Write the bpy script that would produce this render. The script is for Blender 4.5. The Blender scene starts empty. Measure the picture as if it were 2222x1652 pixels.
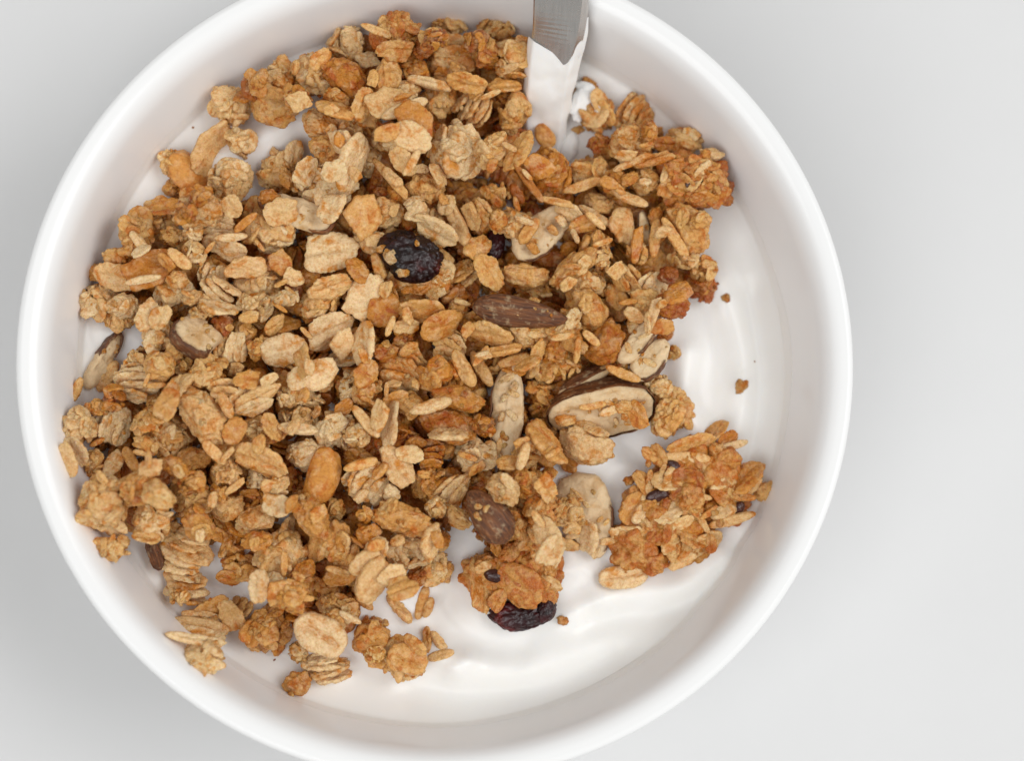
import bpy, math, random
import numpy as np
from mathutils import Matrix, Vector, noise

MM = 0.001
random.seed(7)
scene = bpy.context.scene
COL = scene.collection

# ------------------------------------------------------------------ camera
# photograph measured on a 2222 x 1652 grid; focal length in those pixels
FPX, PW, PH = 5190.0, 2222.0, 1652.0
RIM_Z, YOG_Z, RIM_R = 52.0, 32.0, 80.0
TX, TY = math.radians(7.0), math.radians(3.5)
FWD = Vector((math.sin(TY) * math.cos(TX), math.sin(TX), -math.cos(TX) * math.cos(TY))).normalized()
RIGHT = Vector((math.cos(TY), 0, math.sin(TY))).normalized()
UP = RIGHT.cross(FWD).normalized()


def ray(x, y):
    return (FWD + RIGHT * ((x - PW / 2) / FPX) + UP * ((PH / 2 - y) / FPX))


CAM = Vector((0, 0, RIM_Z)) - ray(953, 776) * 456.6
cam_data = bpy.data.cameras.new('camera')
cam = bpy.data.objects.new('camera', cam_data)
COL.objects.link(cam)
rot = Matrix((RIGHT, UP, -FWD)).transposed()
cam.matrix_world = Matrix.Translation(CAM * MM) @ rot.to_4x4()
cam_data.sensor_width = 36.0
cam_data.lens = 36.0 * FPX / PW
cam_data.clip_start, cam_data.clip_end = 0.02, 20
cam_data.dof.use_dof = True
cam_data.dof.focus_distance = (CAM.z - 45.0) * MM / -FWD.z
cam_data.dof.aperture_fstop = 7.5
scene.camera = cam
scene.cycles.max_bounces = 14
scene.cycles.diffuse_bounces = 9


def px(x, y, z):
    """photograph grid position -> x, y (mm) on the level z (mm)"""
    d = ray(x, y)
    p = CAM + d * ((z - CAM.z) / d.z)
    return p.x, p.y


# ------------------------------------------------------------------ light
world = bpy.data.worlds.new('World')
scene.world = world
world.use_nodes = True
bg = world.node_tree.nodes['Background']
bg.inputs[0].default_value = (1.0, 0.985, 0.96, 1)
bg.inputs[1].default_value = 0.365


def area(name, loc, target, sx, sy, power, colour):
    l = bpy.data.lights.new(name, 'AREA')
    l.shape = 'RECTANGLE'
    l.size, l.size_y = sx, sy
    l.energy = power
    l.color = colour
    o = bpy.data.objects.new(name, l)
    COL.objects.link(o)
    o.location = loc
    o.rotation_euler = (Vector(target) - Vector(loc)).to_track_quat('-Z', 'Y').to_euler()
    return o


area('window_light', (2.0, 0.2, 2.5), (0, 0, 0.04), 2.0, 2.2, 55.0, (0.985, 0.995, 1.0))
area('fill_light', (-1.0, -1.2, 2.5), (0, 0, 0.04), 2.0, 2.0, 38.0, (0.975, 0.99, 1.0))  # added fill lamp, lifts the shaded bowl walls and tabletop

vs = scene.view_settings
vs.view_transform = 'Standard'
vs.look = 'None'
vs.exposure = 0.0
vs.gamma = 1.0
vs.use_curve_mapping = False

# ------------------------------------------------------------------ materials


def new_mat(name):
    m = bpy.data.materials.new(name)
    m.use_nodes = True
    nt = m.node_tree
    return m, nt, nt.nodes['Principled BSDF']


def nd(nt, typ, **kw):
    n = nt.nodes.new(typ)
    for k, v in kw.items():
        if k.startswith('i_'):
            n.inputs[k[2:]].default_value = v
        else:
            setattr(n, k, v)
    return n


def ramp(nt, fac, stops):
    r = nt.nodes.new('ShaderNodeValToRGB')
    e = r.color_ramp.elements
    while len(e) < len(stops):
        e.new(0.5)
    for el, (p, c) in zip(e, stops):
        el.position = p
        el.color = c if len(c) == 4 else (*c, 1)
    nt.links.new(fac, r.inputs[0])
    return r.outputs[0]


def mix(nt, fac, a, b, mode='MIX'):
    m = nt.nodes.new('ShaderNodeMix')
    m.data_type = 'RGBA'
    m.blend_type = mode
    for sock, v in ((m.inputs[0], fac), (m.inputs[6], a), (m.inputs[7], b)):
        if hasattr(v, 'is_linked'):
            nt.links.new(v, sock)
        else:
            sock.default_value = v if not isinstance(v, tuple) else (*v, 1)
    return m.outputs[2]


def g(v):
    return (v, v, v)


def coords(nt):
    """real-size coordinates with a shift for each object"""
    geo = nd(nt, 'ShaderNodeNewGeometry')
    oi = nd(nt, 'ShaderNodeObjectInfo')
    mul = nd(nt, 'ShaderNodeVectorMath', operation='SCALE')
    mul.inputs[0].default_value = (0.31, 0.17, 0.23)
    nt.links.new(oi.outputs['Random'], mul.inputs['Scale'])
    add = nd(nt, 'ShaderNodeVectorMath', operation='ADD')
    nt.links.new(geo.outputs['Position'], add.inputs[0])
    nt.links.new(mul.outputs[0], add.inputs[1])
    return add.outputs[0], oi


def tex(nt, vec, scale, detail=3.0, rough=0.55, dist=0.0):
    t = nd(nt, 'ShaderNodeTexNoise')
    t.inputs['Scale'].default_value = scale
    t.inputs['Detail'].default_value = detail
    t.inputs['Roughness'].default_value = rough
    t.inputs['Distortion'].default_value = dist
    nt.links.new(vec, t.inputs['Vector'])
    return t.outputs['Fac']


def bump(nt, height, dist, strength, prev=None):
    b = nd(nt, 'ShaderNodeBump')
    b.inputs['Distance'].default_value = dist
    b.inputs['Strength'].default_value = strength
    nt.links.new(height, b.inputs['Height'])
    if prev is not None:
        nt.links.new(prev, b.inputs['Normal'])
    return b.outputs[0]


def oat_material(name, coat=0.5, floury=0.4, rough=0.55, gloss=0.35, bumpy=1.0, patch=330, lo=0.43, dark=0.74):
    m, nt, p = new_mat(name)
    v, oi = coords(nt)
    base = oi.outputs['Color']
    n1 = tex(nt, v, patch, 5, 0.62, 0.8)
    n2 = tex(nt, v, 520, 5, 0.66, 0.5)
    n3 = tex(nt, v, 2100, 2, 0.6)
    n4 = tex(nt, v, 1500, 4, 0.72)
    coat_col = mix(nt, 1.0, base, (0.78, 0.44, 0.09), 'MULTIPLY')
    f1 = ramp(nt, n1, [(lo, g(0)), (lo + 0.14, g(coat))])
    c = mix(nt, f1, base, coat_col)
    f2 = ramp(nt, n2, [(0.50, g(0)), (0.62, g(floury))])
    pale = mix(nt, 0.62, base, (0.93, 0.73, 0.475))
    c = mix(nt, f2, c, pale)
    f4 = ramp(nt, n4, [(0.32, (dark, dark * .82, dark * .60)), (0.66, g(1.10))])
    c = mix(nt, 1.0, c, f4, 'MULTIPLY')
    f3 = ramp(nt, n3, [(0.68, g(0)), (0.75, g(0.7))])
    c = mix(nt, f3, c, (0.30, 0.11, 0.02))
    nt.links.new(c, p.inputs['Base Color'])
    r = ramp(nt, n4, [(0.35, g(rough - 0.14)), (0.65, g(rough + 0.12))])
    nt.links.new(r, p.inputs['Roughness'])
    p.inputs['Specular IOR Level'].default_value = gloss
    p.inputs['Subsurface Weight'].default_value = 0.22
    p.inputs['Subsurface Radius'].default_value = (1.0, 0.5, 0.16)
    p.inputs['Subsurface Scale'].default_value = 0.0018
    b = bump(nt, tex(nt, v, 700, 5, 0.66, 0.5), 0.0011, 0.65 * bumpy)
    b = bump(nt, tex(nt, v, 1900, 4, 0.68), 0.0005, 0.75 * bumpy, b)
    nt.links.new(b, p.inputs['Normal'])
    return m


M = {}
M['flake'] = oat_material('rolled_oat', 1.0, 0.5, 0.31, 0.48, 0.75, 300, 0.50, 0.82)
M['nugget'] = oat_material('crisp_coating', 1.0, 0.5, 0.31, 0.48, 1.0, 320, 0.485, 0.78)
M['core'] = oat_material('baked_oat_mash', 1.0, 0.4, 0.29, 0.5, 1.3, 340, 0.455, 0.72)
M['glazed'] = oat_material('honey_glazed_oat', 1.0, 0.25, 0.28, 0.6, 0.9)
M['nut'] = oat_material('golden_nut', 0.8, 0.4, 0.4, 0.38, 0.7, 260, 0.47, 0.84)


def porcelain():
    m, nt, p = new_mat('white_porcelain')
    p.inputs['Base Color'].default_value = (0.90, 0.90, 0.895, 1)
    p.inputs['Roughness'].default_value = 0.2
    p.inputs['Specular IOR Level'].default_value = 0.28
    p.inputs['Coat Weight'].default_value = 0.08
    p.inputs['Coat Roughness'].default_value = 0.06
    geo = nd(nt, 'ShaderNodeNewGeometry')
    b = bump(nt, tex(nt, geo.outputs['Position'], 60, 2, 0.5), 0.0004, 0.05)
    nt.links.new(b, p.inputs['Normal'])
    return m


def yogurt_mat():
    m, nt, p = new_mat('thick_yogurt')
    geo = nd(nt, 'ShaderNodeNewGeometry')
    n = tex(nt, geo.outputs['Position'], 90, 3, 0.5)
    c = ramp(nt, n, [(0.3, (0.885, 0.87, 0.835)), (0.7, (0.905, 0.893, 0.865))])
    nt.links.new(c, p.inputs['Base Color'])
    p.inputs['Roughness'].default_value = 0.33
    p.inputs['Specular IOR Level'].default_value = 0.4
    p.inputs['Subsurface Weight'].default_value = 0.35
    p.inputs['Subsurface Radius'].default_value = (1.0, 0.9, 0.75)
    p.inputs['Subsurface Scale'].default_value = 0.003
    b = bump(nt, tex(nt, geo.outputs['Position'], 240, 3, 0.5, 0.8), 0.0007, 0.10)
    nt.links.new(b, p.inputs['Normal'])
    return m


def table_mat():
    m, nt, p = new_mat('white_laminate')
    geo = nd(nt, 'ShaderNodeNewGeometry')
    n = tex(nt, geo.outputs['Position'], 14, 4, 0.6)
    c = ramp(nt, n, [(0.3, (0.70, 0.70, 0.70)), (0.7, (0.725, 0.725, 0.725))])
    nt.links.new(c, p.inputs['Base Color'])
    r = ramp(nt, n, [(0.3, g(0.36)), (0.7, g(0.44))])
    nt.links.new(r, p.inputs['Roughness'])
    p.inputs['Specular IOR Level'].default_value = 0.35
    return m


def steel_mat():
    m, nt, p = new_mat('stainless_steel')
    geo = nd(nt, 'ShaderNodeNewGeometry')
    mp = nd(nt, 'ShaderNodeMapping')
    mp.inputs['Scale'].default_value = (2600, 160, 160)
    nt.links.new(geo.outputs['Position'], mp.inputs[0])
    n = tex(nt, mp.outputs[0], 1.0, 3, 0.6)
    n2 = tex(nt, geo.outputs['Position'], 400, 3, 0.6)
    c = ramp(nt, n, [(0.3, (0.70, 0.69, 0.67)), (0.7, (0.80, 0.79, 0.77))])
    nt.links.new(c, p.inputs['Base Color'])
    p.inputs['Metallic'].default_value = 1.0
    r = ramp(nt, n2, [(0.3, g(0.2)), (0.7, g(0.32))])
    nt.links.new(r, p.inputs['Roughness'])
    b = bump(nt, n, 0.00002, 0.12)
    nt.links.new(b, p.inputs['Normal'])
    return m


def skin_mat():
    m, nt, p = new_mat('almond_skin')
    v, oi = coords(nt)
    tc = nd(nt, 'ShaderNodeTexCoord')
    mp = nd(nt, 'ShaderNodeMapping')
    mp.inputs['Scale'].default_value = (2.2, 17, 17)
    nt.links.new(tc.outputs['Object'], mp.inputs[0])
    w = tex(nt, mp.outputs[0], 1.0, 4, 0.6, 0.4)
    n = tex(nt, v, 700, 4, 0.65)
    c = ramp(nt, w, [(0.30, (0.045, 0.014, 0.005)), (0.52, (0.16, 0.052, 0.014)), (0.75, (0.36, 0.135, 0.038))])
    dust = ramp(nt, n, [(0.54, g(0)), (0.68, g(0.6))])
    c = mix(nt, dust, c, (0.50, 0.36, 0.20))
    nt.links.new(c, p.inputs['Base Color'])
    p.inputs['Roughness'].default_value = 0.55
    b = bump(nt, w, 0.0009, 0.7)
    b = bump(nt, n, 0.0003, 0.4, b)
    nt.links.new(b, p.inputs['Normal'])
    return m


def kernel_mat():
    m, nt, p = new_mat('almond_kernel')
    v, oi = coords(nt)
    n1 = tex(nt, v, 230, 4, 0.6, 0.5)
    n2 = tex(nt, v, 1900, 2, 0.6)
    n3 = tex(nt, v, 620, 3, 0.6)
    c = mix(nt, ramp(nt, n1, [(0.50, g(0)), (0.70, g(0.75))]), oi.outputs['Color'], (0.55, 0.29, 0.085))
    c = mix(nt, 1.0, c, ramp(nt, n3, [(0.3, g(0.88)), (0.7, g(1.06))]), 'MULTIPLY')
    c = mix(nt, ramp(nt, n2, [(0.67, g(0)), (0.74, g(0.7))]), c, (0.25, 0.10, 0.03))
    nt.links.new(c, p.inputs['Base Color'])
    p.inputs['Roughness'].default_value = 0.5
    p.inputs['Specular IOR Level'].default_value = 0.35
    p.inputs['Subsurface Weight'].default_value = 0.2
    p.inputs['Subsurface Radius'].default_value = (1, .75, .45)
    p.inputs['Subsurface Scale'].default_value = 0.0015
    b = bump(nt, n3, 0.0009, 0.5)
    b = bump(nt, tex(nt, v, 2800, 2, 0.6), 0.00014, 0.35, b)
    nt.links.new(b, p.inputs['Normal'])
    return m


def fruit_mat(name, dark, mid, light, rough):
    m, nt, p = new_mat(name)
    v, oi = coords(nt)
    n = tex(nt, v, 220, 4, 0.55, 0.5)
    c = ramp(nt, n, [(0.35, dark), (0.58, mid), (0.78, light)])
    nt.links.new(c, p.inputs['Base Color'])
    p.inputs['Specular IOR Level'].default_value = 0.5
    p.inputs['Roughness'].default_value = rough
    b = bump(nt, tex(nt, v, 520, 3, 0.55, 1.2), 0.0008, 0.5)
    nt.links.new(b, p.inputs['Normal'])
    return m


M['porcelain'] = porcelain()
M['yogurt'] = yogurt_mat()
M['table'] = table_mat()
M['steel'] = steel_mat()
M['skin'] = skin_mat()
M['kernel'] = kernel_mat()
M['raisin'] = fruit_mat('raisin_flesh', (0.006, 0.002, 0.002), (0.024, 0.005, 0.005), (0.11, 0.014, 0.012), 0.32)
M['cranberry'] = fruit_mat('cranberry_flesh', (0.010, 0.003, 0.004), (0.05, 0.006, 0.008), (0.20, 0.018, 0.016), 0.28)
M['seed'] = fruit_mat('flax_seed', (0.03, 0.008, 0.006), (0.07, 0.02, 0.012), (0.12, 0.04, 0.02), 0.2)

TONES = [(0.89, 0.655, 0.375), (0.80, 0.468, 0.16), (0.65, 0.272, 0.033), (0.38, 0.105, 0.006)]


def tone(t, rnd):
    t = max(0.0, min(2.999, t + rnd.uniform(-0.5, 0.5)))
    i = int(t)
    f = t - i
    k = rnd.uniform(0.93, 1.06)
    return tuple(min(0.97, (TONES[i][j] * (1 - f) + TONES[i + 1][j] * f) * k) for j in range(3)) + (1.0,)


# ------------------------------------------------------------------ mesh helpers
VARR = {}          # mesh name -> vertex array, for the settling below


def make_mesh(name, verts, faces, mat, smooth=True):
    me = bpy.data.meshes.new(name)
    me.from_pydata([tuple(v) for v in verts], [], faces)
    me.update()
    if smooth:
        me.polygons.foreach_set('use_smooth', [True] * len(me.polygons))
    me.materials.append(mat)
    VARR[me.name] = np.array(verts, float)
    return me


def fbm(p, o=3):
    return noise.fractal(p, 1.0, 2.0, o, noise_basis='PERLIN_ORIGINAL')


def lathe_faces(rows, seg, cap_first=True, cap_last=True):
    """rows: list of row sizes (1 = pole, else seg)"""
    faces = []
    start = [0]
    for r in rows:
        start.append(start[-1] + r)
    for k in range(len(rows) - 1):
        a, b = start[k], start[k + 1]
        for i in range(seg):
            j = (i + 1) % seg
            if rows[k] == 1:
                faces.append((a, b + i, b + j))
            elif rows[k + 1] == 1:
                faces.append((a + i, b, a + j))
            else:
                faces.append((a + i, b + i, b + j, a + j))
    return faces


PROF = [(0, .5), (.16, .5), (.32, .5), (.48, .5), (.62, .49), (.75, .47), (.85, .42), (.93, .33), (.98, .17), (1, 0),
        (.98, -.17), (.93, -.33), (.82, -.44), (.62, -.49), (.32, -.5), (0, -.5)]


def flake_mesh(name, mat, seed, width=0.72, thick=0.15, breaks=0, crease=1.0, curl=0.25, rough=1.0, tear=0.0, seg=56):
    """a rolled oat flake: unit length along x, uneven rim, crease and curl"""
    r = random.Random(seed)
    cuts = [(r.uniform(0, 6.28), r.uniform(0.25, 0.42)) for _ in range(breaks)]
    off = Vector((seed * 3.7, seed * 1.9, seed * 2.3))
    cx, cy = r.uniform(-1, 1) * curl, r.uniform(0.2, 1) * curl * r.choice((-1, 1))
    tw = r.uniform(-0.5, 0.5) * curl
    y0, ys = r.uniform(-.06, .06), r.uniform(-.12, .12)
    out = []
    for i in range(seg):
        t = 2 * math.pi * i / seg
        c, s = math.cos(t), math.sin(t)
        e = 2.25
        rr = 1.0 / ((abs(c) / .5) ** e + (abs(s) / (width / 2)) ** e) ** (1 / e)
        n = noise.noise(Vector((c * 1.3, s * 1.3, 0)) + off)
        n2 = noise.noise(Vector((c * 4.2, s * 4.2, 3)) + off)
        n3 = noise.noise(Vector((c * 9, s * 9, 7)) + off)
        rr *= 1 + rough * (.13 * n + .085 * n2 + .055 * n3 + .03 * noise.noise(Vector((c * 17, s * 17, 9)) + off)) - rough * .10 * max(0, n2 - .32) * 3
        for (ph, d) in cuts:
            k = math.cos(t - ph)
            if k > 0.05:
                rr = min(rr, d / k * (1 + .10 * n2 + .05 * n3))
        x, y = rr * c, rr * s
        y *= 1 - tear * x
        out.append((x, y))
    verts, rows = [], []
    for k, (f, h) in enumerate(PROF):
        if f == 0:
            pts = [(0, 0)]
        else:
            pts = [(x * f, y * f) for x, y in out]
        rows.append(len(pts))
        for (x, y) in pts:
            p = Vector((x, y, h * .3))
            z = h * thick
            cr = math.exp(-((y - y0 - ys * x) / .055) ** 2) * max(0, 1 - (abs(x) / .46) ** 4)
            z -= crease * .05 * cr * (1 if h > 0 else -0.6) * (1 - f ** 6)
            rid = math.sin((y + .05 * noise.noise(p * 4 + off)) * 42 + seed)
            z += rough * .006 * rid * (1 if h > 0 else -1)
            z += rough * (.05 * noise.noise(p * 4.5 + off) + .026 * noise.noise(p * 11 + off) + .020 * noise.noise(p * 24 + off))
            z += cx * x * x + cy * y * y * 1.3 + tw * x * y * 1.5
            verts.append((x, y, z))
    return make_mesh(name, verts, lathe_faces(rows, seg), mat)


def ico(sub):
    import bmesh
    bm = bmesh.new()
    bmesh.ops.create_icosphere(bm, subdivisions=sub, radius=0.5)
    v = [Vector(x.co) for x in bm.verts]
    f = [tuple(q.index for q in x.verts) for x in bm.faces]
    bm.free()
    return v, f


ICO5, ICO4, ICO3 = ico(5), ico(4), ico(3)


def lump_mesh(name, mat, seed, amp=0.10, grain=0.0, pits=0.0, asp=(1, .68, .62), fine=1.0, bend=0.0, src=None):
    """a baked lump: unit length along x; grain = popcorn-like bumps, pits = hollows"""
    V, F = src or ICO4
    off = Vector((seed * 5.1, seed * 2.7, seed * 4.3))
    verts = []
    for v in V:
        d = v.normalized()
        s = 1 + amp * 1.9 * noise.noise(d * 1.5 + off) + amp * .95 * noise.noise(d * 3.2 + off)
        s += fine * (.030 * noise.noise(d * 7 + off) + .018 * noise.noise(d * 14 + off) + .010 * noise.noise(d * 26 + off))
        if grain:
            dd, _ = noise.voronoi(d * 2.1 + off + Vector((1, 1, 1)) * .3 * noise.noise(d * 3 + off))
            s += grain * (0.42 - dd[0]) + grain * .55 * (dd[1] - dd[0] - .2)
            dd, _ = noise.voronoi(d * 5.2 + off)
            s += grain * .42 * (.40 - dd[0])
        if pits:
            q = noise.noise(d * 3.8 - off)
            s -= pits * max(0, q - .22) * 1.6
        p = Vector((v.x * asp[0], v.y * asp[1], v.z * asp[2])) * s
        p.y += bend * (p.x * p.x - .1)
        verts.append(p)
    return make_mesh(name, verts, F, mat)


FL = [flake_mesh('oat_flake_form', M['flake'], 10 + i, width=random.uniform(.62, .78), thick=random.uniform(.13, .2),
                 breaks=(0, 1, 2, 0, 2, 1)[i % 6], crease=random.uniform(.3, 1.5), curl=random.uniform(.08, .42), rough=random.uniform(.9, 1.6)) for i in range(26)]
SH = [flake_mesh('oat_shard_form', M['flake'], 60 + i, width=random.uniform(.6, .85), thick=random.uniform(.15, .24),
                 breaks=3, crease=random.uniform(.0, .6), curl=random.uniform(.05, .3)) for i in range(10)]
WH = [flake_mesh('whole_oat_form', M['flake'], 80 + i, width=.68, thick=.30, breaks=0, crease=3.2, curl=.1, rough=.6) for i in range(4)]
ST = [flake_mesh('oat_sliver_form', M['flake'], 90 + i, width=random.uniform(.22, .34), thick=random.uniform(.17, .24), breaks=i % 2,
                 crease=.3, curl=.22, rough=.8) for i in range(8)]
NU = [lump_mesh('crisp_nugget_form', M['nugget'], 20 + i, amp=.14, grain=.10, fine=1.7, src=ICO5, pits=(0, .12, 0, .25)[i % 4],
                asp=(1, random.uniform(.62, .8), random.uniform(.58, .7)), bend=random.uniform(-.35, .35)) for i in range(12)]
CO = [lump_mesh('cluster_core_form', M['core'], 40 + i, amp=.15, grain=.26, pits=.18,
                asp=(1, random.uniform(.72, .95), random.uniform(.65, .85)), src=ICO5 if i < 5 else ICO4) for i in range(10)]
PO = [lump_mesh('popped_core_form', M['core'], 140 + i, amp=.12, grain=.40, pits=.25, asp=(1, .88, .8), src=ICO5) for i in range(3)]
PN = [lump_mesh('nut_half_form', M['nut'], 160 + i, amp=.07, grain=0, asp=(1, .62, .42), fine=.45, bend=.15) for i in range(4)]
CRUMB = [lump_mesh('crumb_form', M['core'], 180 + i, amp=.2, grain=.2, asp=(1, .8, .7), src=ICO3) for i in range(5)]
SEED = [lump_mesh('flax_seed_form', M['seed'], 190, amp=.03, grain=0, asp=(1, .52, .3), fine=.15, src=ICO3)]


def glazed(lst, name):
    res = []
    for me in lst:
        c = me.copy()
        c.name = name
        c.materials[0] = M['glazed']
        VARR[c.name] = VARR[me.name]
        res.append(c)
    return res


FLG, COG, NUG, STG = glazed(FL[:10], 'glazed_flake_form'), glazed(CO[:5], 'glazed_core_form'), glazed(NU[:5], 'glazed_nugget_form'), glazed(ST[:4], 'glazed_sliver_form')

# ------------------------------------------------------------------ the setting: table, bowl, yogurt


def tag(o, label, cat, group=None, kind=None):
    if label:
        o['label'] = label
    if cat:
        o['category'] = cat
    if group:
        o['group'] = group
    if kind:
        o['kind'] = kind
    return o


def link(name, me, parent=None):
    o = bpy.data.objects.new(name, me)
    COL.objects.link(o)
    if parent:
        o.parent = parent
    return o


t = 1.4
tabletop = link('tabletop', make_mesh('tabletop', [(-t, -t, 0), (t, -t, 0), (t, t, 0), (-t, t, 0), (-t, -t, -.03), (t, -t, -.03), (t, t, -.03), (-t, t, -.03)],
                [(0, 1, 2, 3), (7, 6, 5, 4), (0, 4, 5, 1), (1, 5, 6, 2), (2, 6, 7, 3), (3, 7, 4, 0)], M['table'], False))
tag(tabletop, 'plain smooth white tabletop under the bowl', None, kind='structure')


def catmull(pts, n):
    out = []
    for i in range(len(pts) - 1):
        p0, p1, p2, p3 = (Vector(pts[max(0, i - 1)]), Vector(pts[i]), Vector(pts[i + 1]), Vector(pts[min(len(pts) - 1, i + 2)]))
        for k in range(n):
            u = k / n
            out.append(.5 * (2 * p1 + (p2 - p0) * u + (2 * p0 - 5 * p1 + 4 * p2 - p3) * u * u + (3 * p1 - p0 - 3 * p2 + p3) * u ** 3))
    out.append(Vector(pts[-1]))
    return out


INNER = [(79.0, 51.95), (77.3, 51.75), (75.7, 50.9), (74.2, 49.0), (73.0, 46), (70.8, 39), (69.0, 32), (66.5, 25), (62.0, 17.5), (54, 12), (42, 9.6), (22, 9), (0, 9)]
OUTER = [(0, 3), (34, 3), (36.5, 2.4), (37.2, .3), (39.5, .25), (41, 2.2), (47, 5), (58, 12), (67, 23), (73, 35), (77.4, 45), (79.5, 49.2), (80.05, 50.6), (79.8, 51.5), (79.0, 51.95)]


def bowl_mesh():
    prof = catmull(OUTER, 5)[1:] + catmull(INNER, 5)[1:-1]
    seg = 220
    verts, rows = [(0, 0, 3 * MM)], [1]
    for (r, z) in prof:
        rows.append(seg)
        for i in range(seg):
            a = 2 * math.pi * i / seg
            verts.append((r * math.cos(a) * MM, r * math.sin(a) * MM, z * MM))
    verts.append((0, 0, 9 * MM))
    rows.append(1)
    return make_mesh('bowl', verts, lathe_faces(rows, seg), M['porcelain'])


bowl = link('bowl', bowl_mesh())
tag(bowl, 'round white glazed porcelain bowl holding yogurt and granola', 'bowl')

ip = catmull(INNER, 6)
WZ = np.array([p[1] for p in ip][::-1])
WR = np.array([p[0] for p in ip][::-1])


def wall_r(z):
    return float(np.interp(z, WZ, WR))


def wall_z(r):
    return np.interp(r, WR, WZ)


# ridges and folds left in the yogurt by the spoon: (photo points), height mm, width mm
FOLDS = [
    ([(1490, 770), (1478, 840), (1490, 910), (1530, 945)], 1.5, 2.4),
    ([(1560, 620), (1600, 760), (1602, 900), (1560, 1010)], .9, 2.6),
    ([(1630, 640), (1652, 800), (1640, 960), (1600, 1080)], -.8, 2.0),
    ([(1250, 1330), (1360, 1290), (1470, 1275), (1560, 1215)], 1.3, 2.2),
    ([(1290, 1345), (1420, 1335), (1530, 1290), (1610, 1190)], -1.0, 2.4),
    ([(960, 1425), (1060, 1450), (1180, 1440), (1290, 1400), (1390, 1330)], 1.1, 3.0),
    ([(990, 1455), (1010, 1435)], 1.6, 1.8),
    ([(900, 1500), (1040, 1520), (1200, 1490), (1330, 1420)], -.8, 2.8),
    ([(1180, 1250), (1260, 1240), (1300, 1300)], .9, 2.0),
    ([(960, 1320), (1020, 1390), (1120, 1420)], -.9, 2.6),
    ([(500, 365), (560, 318), (630, 285), (720, 262)], 4.6, 4.6),
    ([(1340, 960), (1390, 1000), (1370, 1050)], -.9, 2.4),
    ([(230, 720), (300, 735), (360, 770)], 1.0, 2.0),
]
SEGS = []
for pts, h, w in FOLDS:
    q = [px(x, y, YOG_Z) for x, y in pts]
    q = [tuple(v) for v in catmull([(a, b, 0) for a, b in q], 5)]
    SEGS.append((np.array([(a, b) for a, b, _ in q]), h, w))


def yog_height(X, Y):
    Z = np.full(X.shape, YOG_Z)
    hx, hy = px(830, 760, YOG_Z)
    Z = Z + 2.5 * np.exp(-(((X - hx) / 34) ** 2 + ((Y - hy) / 32) ** 2))
    for pts, h, w in SEGS:
        d2 = np.full(X.shape, 1e9)
        for a, b in zip(pts[:-1], pts[1:]):
            ab = b - a
            L = (ab ** 2).sum()
            if L < 1e-9:
                continue
            u = np.clip(((X - a[0]) * ab[0] + (Y - a[1]) * ab[1]) / L, 0, 1)
            d2 = np.minimum(d2, (X - a[0] - u * ab[0]) ** 2 + (Y - a[1] - u * ab[1]) ** 2)
        Z = Z + 1.5 * h * np.exp(-d2 / (1.6 * w * w))
    R = np.hypot(X, Y)
    A = np.arctan2(Y, X)
    Z = Z + .10 * np.sin(R * .62 + A * 2.0) * np.clip((R - 25) / 30, 0, 1)
    Z = Z + .28 * np.sin(X * .19 + 1) * np.sin(Y * .16 + .5)
    Z = Z + 3.4 * np.clip((R - 60.5) / 10, 0, 1) ** 2.0          # creeps up the wall
    return Z


def yogurt_mesh():
    nr, seg = 150, 320
    rr = np.linspace(0, 1, nr + 1)[1:] ** 0.85
    th = np.linspace(0, 2 * np.pi, seg, endpoint=False)
    edge = 69.2 + .25 * np.sin(th * 5 + 1) + .2 * np.sin(th * 11)
    R = rr[:, None] * edge[None, :]
    X, Y = R * np.cos(th), R * np.sin(th)
    Z = yog_height(X, Y)
    film = []
    for q in np.linspace(0, 1, 13)[1:]:
        zf = Z[-1] + 3.6 * q + .5 * q * np.sin(th * 7 + 2)
        rf = np.interp(zf, WZ, WR) - .30 * (1 - q) ** 1.5 + .03 * q
        film.append((rf * np.cos(th), rf * np.sin(th), zf))
    X = np.concatenate([X] + [f[0][None] for f in film])
    Y = np.concatenate([Y] + [f[1][None] for f in film])
    Z = np.concatenate([Z] + [f[2][None] for f in film])
    nr = len(X)
    verts = [(0, 0, float(yog_height(np.zeros(1), np.zeros(1))[0]) * MM)]
    verts += list(zip((X * MM).ravel().tolist(), (Y * MM).ravel().tolist(), (Z * MM).ravel().tolist()))
    return make_mesh('yogurt', verts, lathe_faces([1] + [seg] * nr, seg), M['yogurt'])


yog = link('yogurt', yogurt_mesh())
tag(yog, 'thick white yogurt with soft spoon folds filling the bowl', 'yogurt')

# ------------------------------------------------------------------ settling: a height map of what already lies in the bowl
CELL = 0.5
NG = 344
gx = (np.arange(NG) + .5) * CELL - NG * CELL / 2
GX, GY = np.meshgrid(gx, gx, indexing='ij')
GR = np.hypot(GX, GY)
HM = np.where(GR < 70, yog_height(GX, GY), np.where(GR < 80, wall_z(np.minimum(GR, 79)), 52.0))
HM0 = HM.copy()


def cells(P):
    i = np.clip(((P[:, 0] + NG * CELL / 2) / CELL).astype(int), 0, NG - 1)
    j = np.clip(((P[:, 1] + NG * CELL / 2) / CELL).astype(int), 0, NG - 1)
    return i * NG + j


def settle(P, x, y, sink):
    """drop the points P (mm, about their own origin) at x, y: returns z"""
    Q = P + np.array([x, y, 0])
    c = cells(Q)
    low = np.full(NG * NG, 1e9)
    np.minimum.at(low, c, Q[:, 2])
    used = np.unique(c)
    gap = HM.ravel()[used] - low[used]
    return float(np.percentile(gap, sink))


def stamp(P):
    c = cells(P)
    np.maximum.at(HM.reshape(-1), c, P[:, 2])


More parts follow.
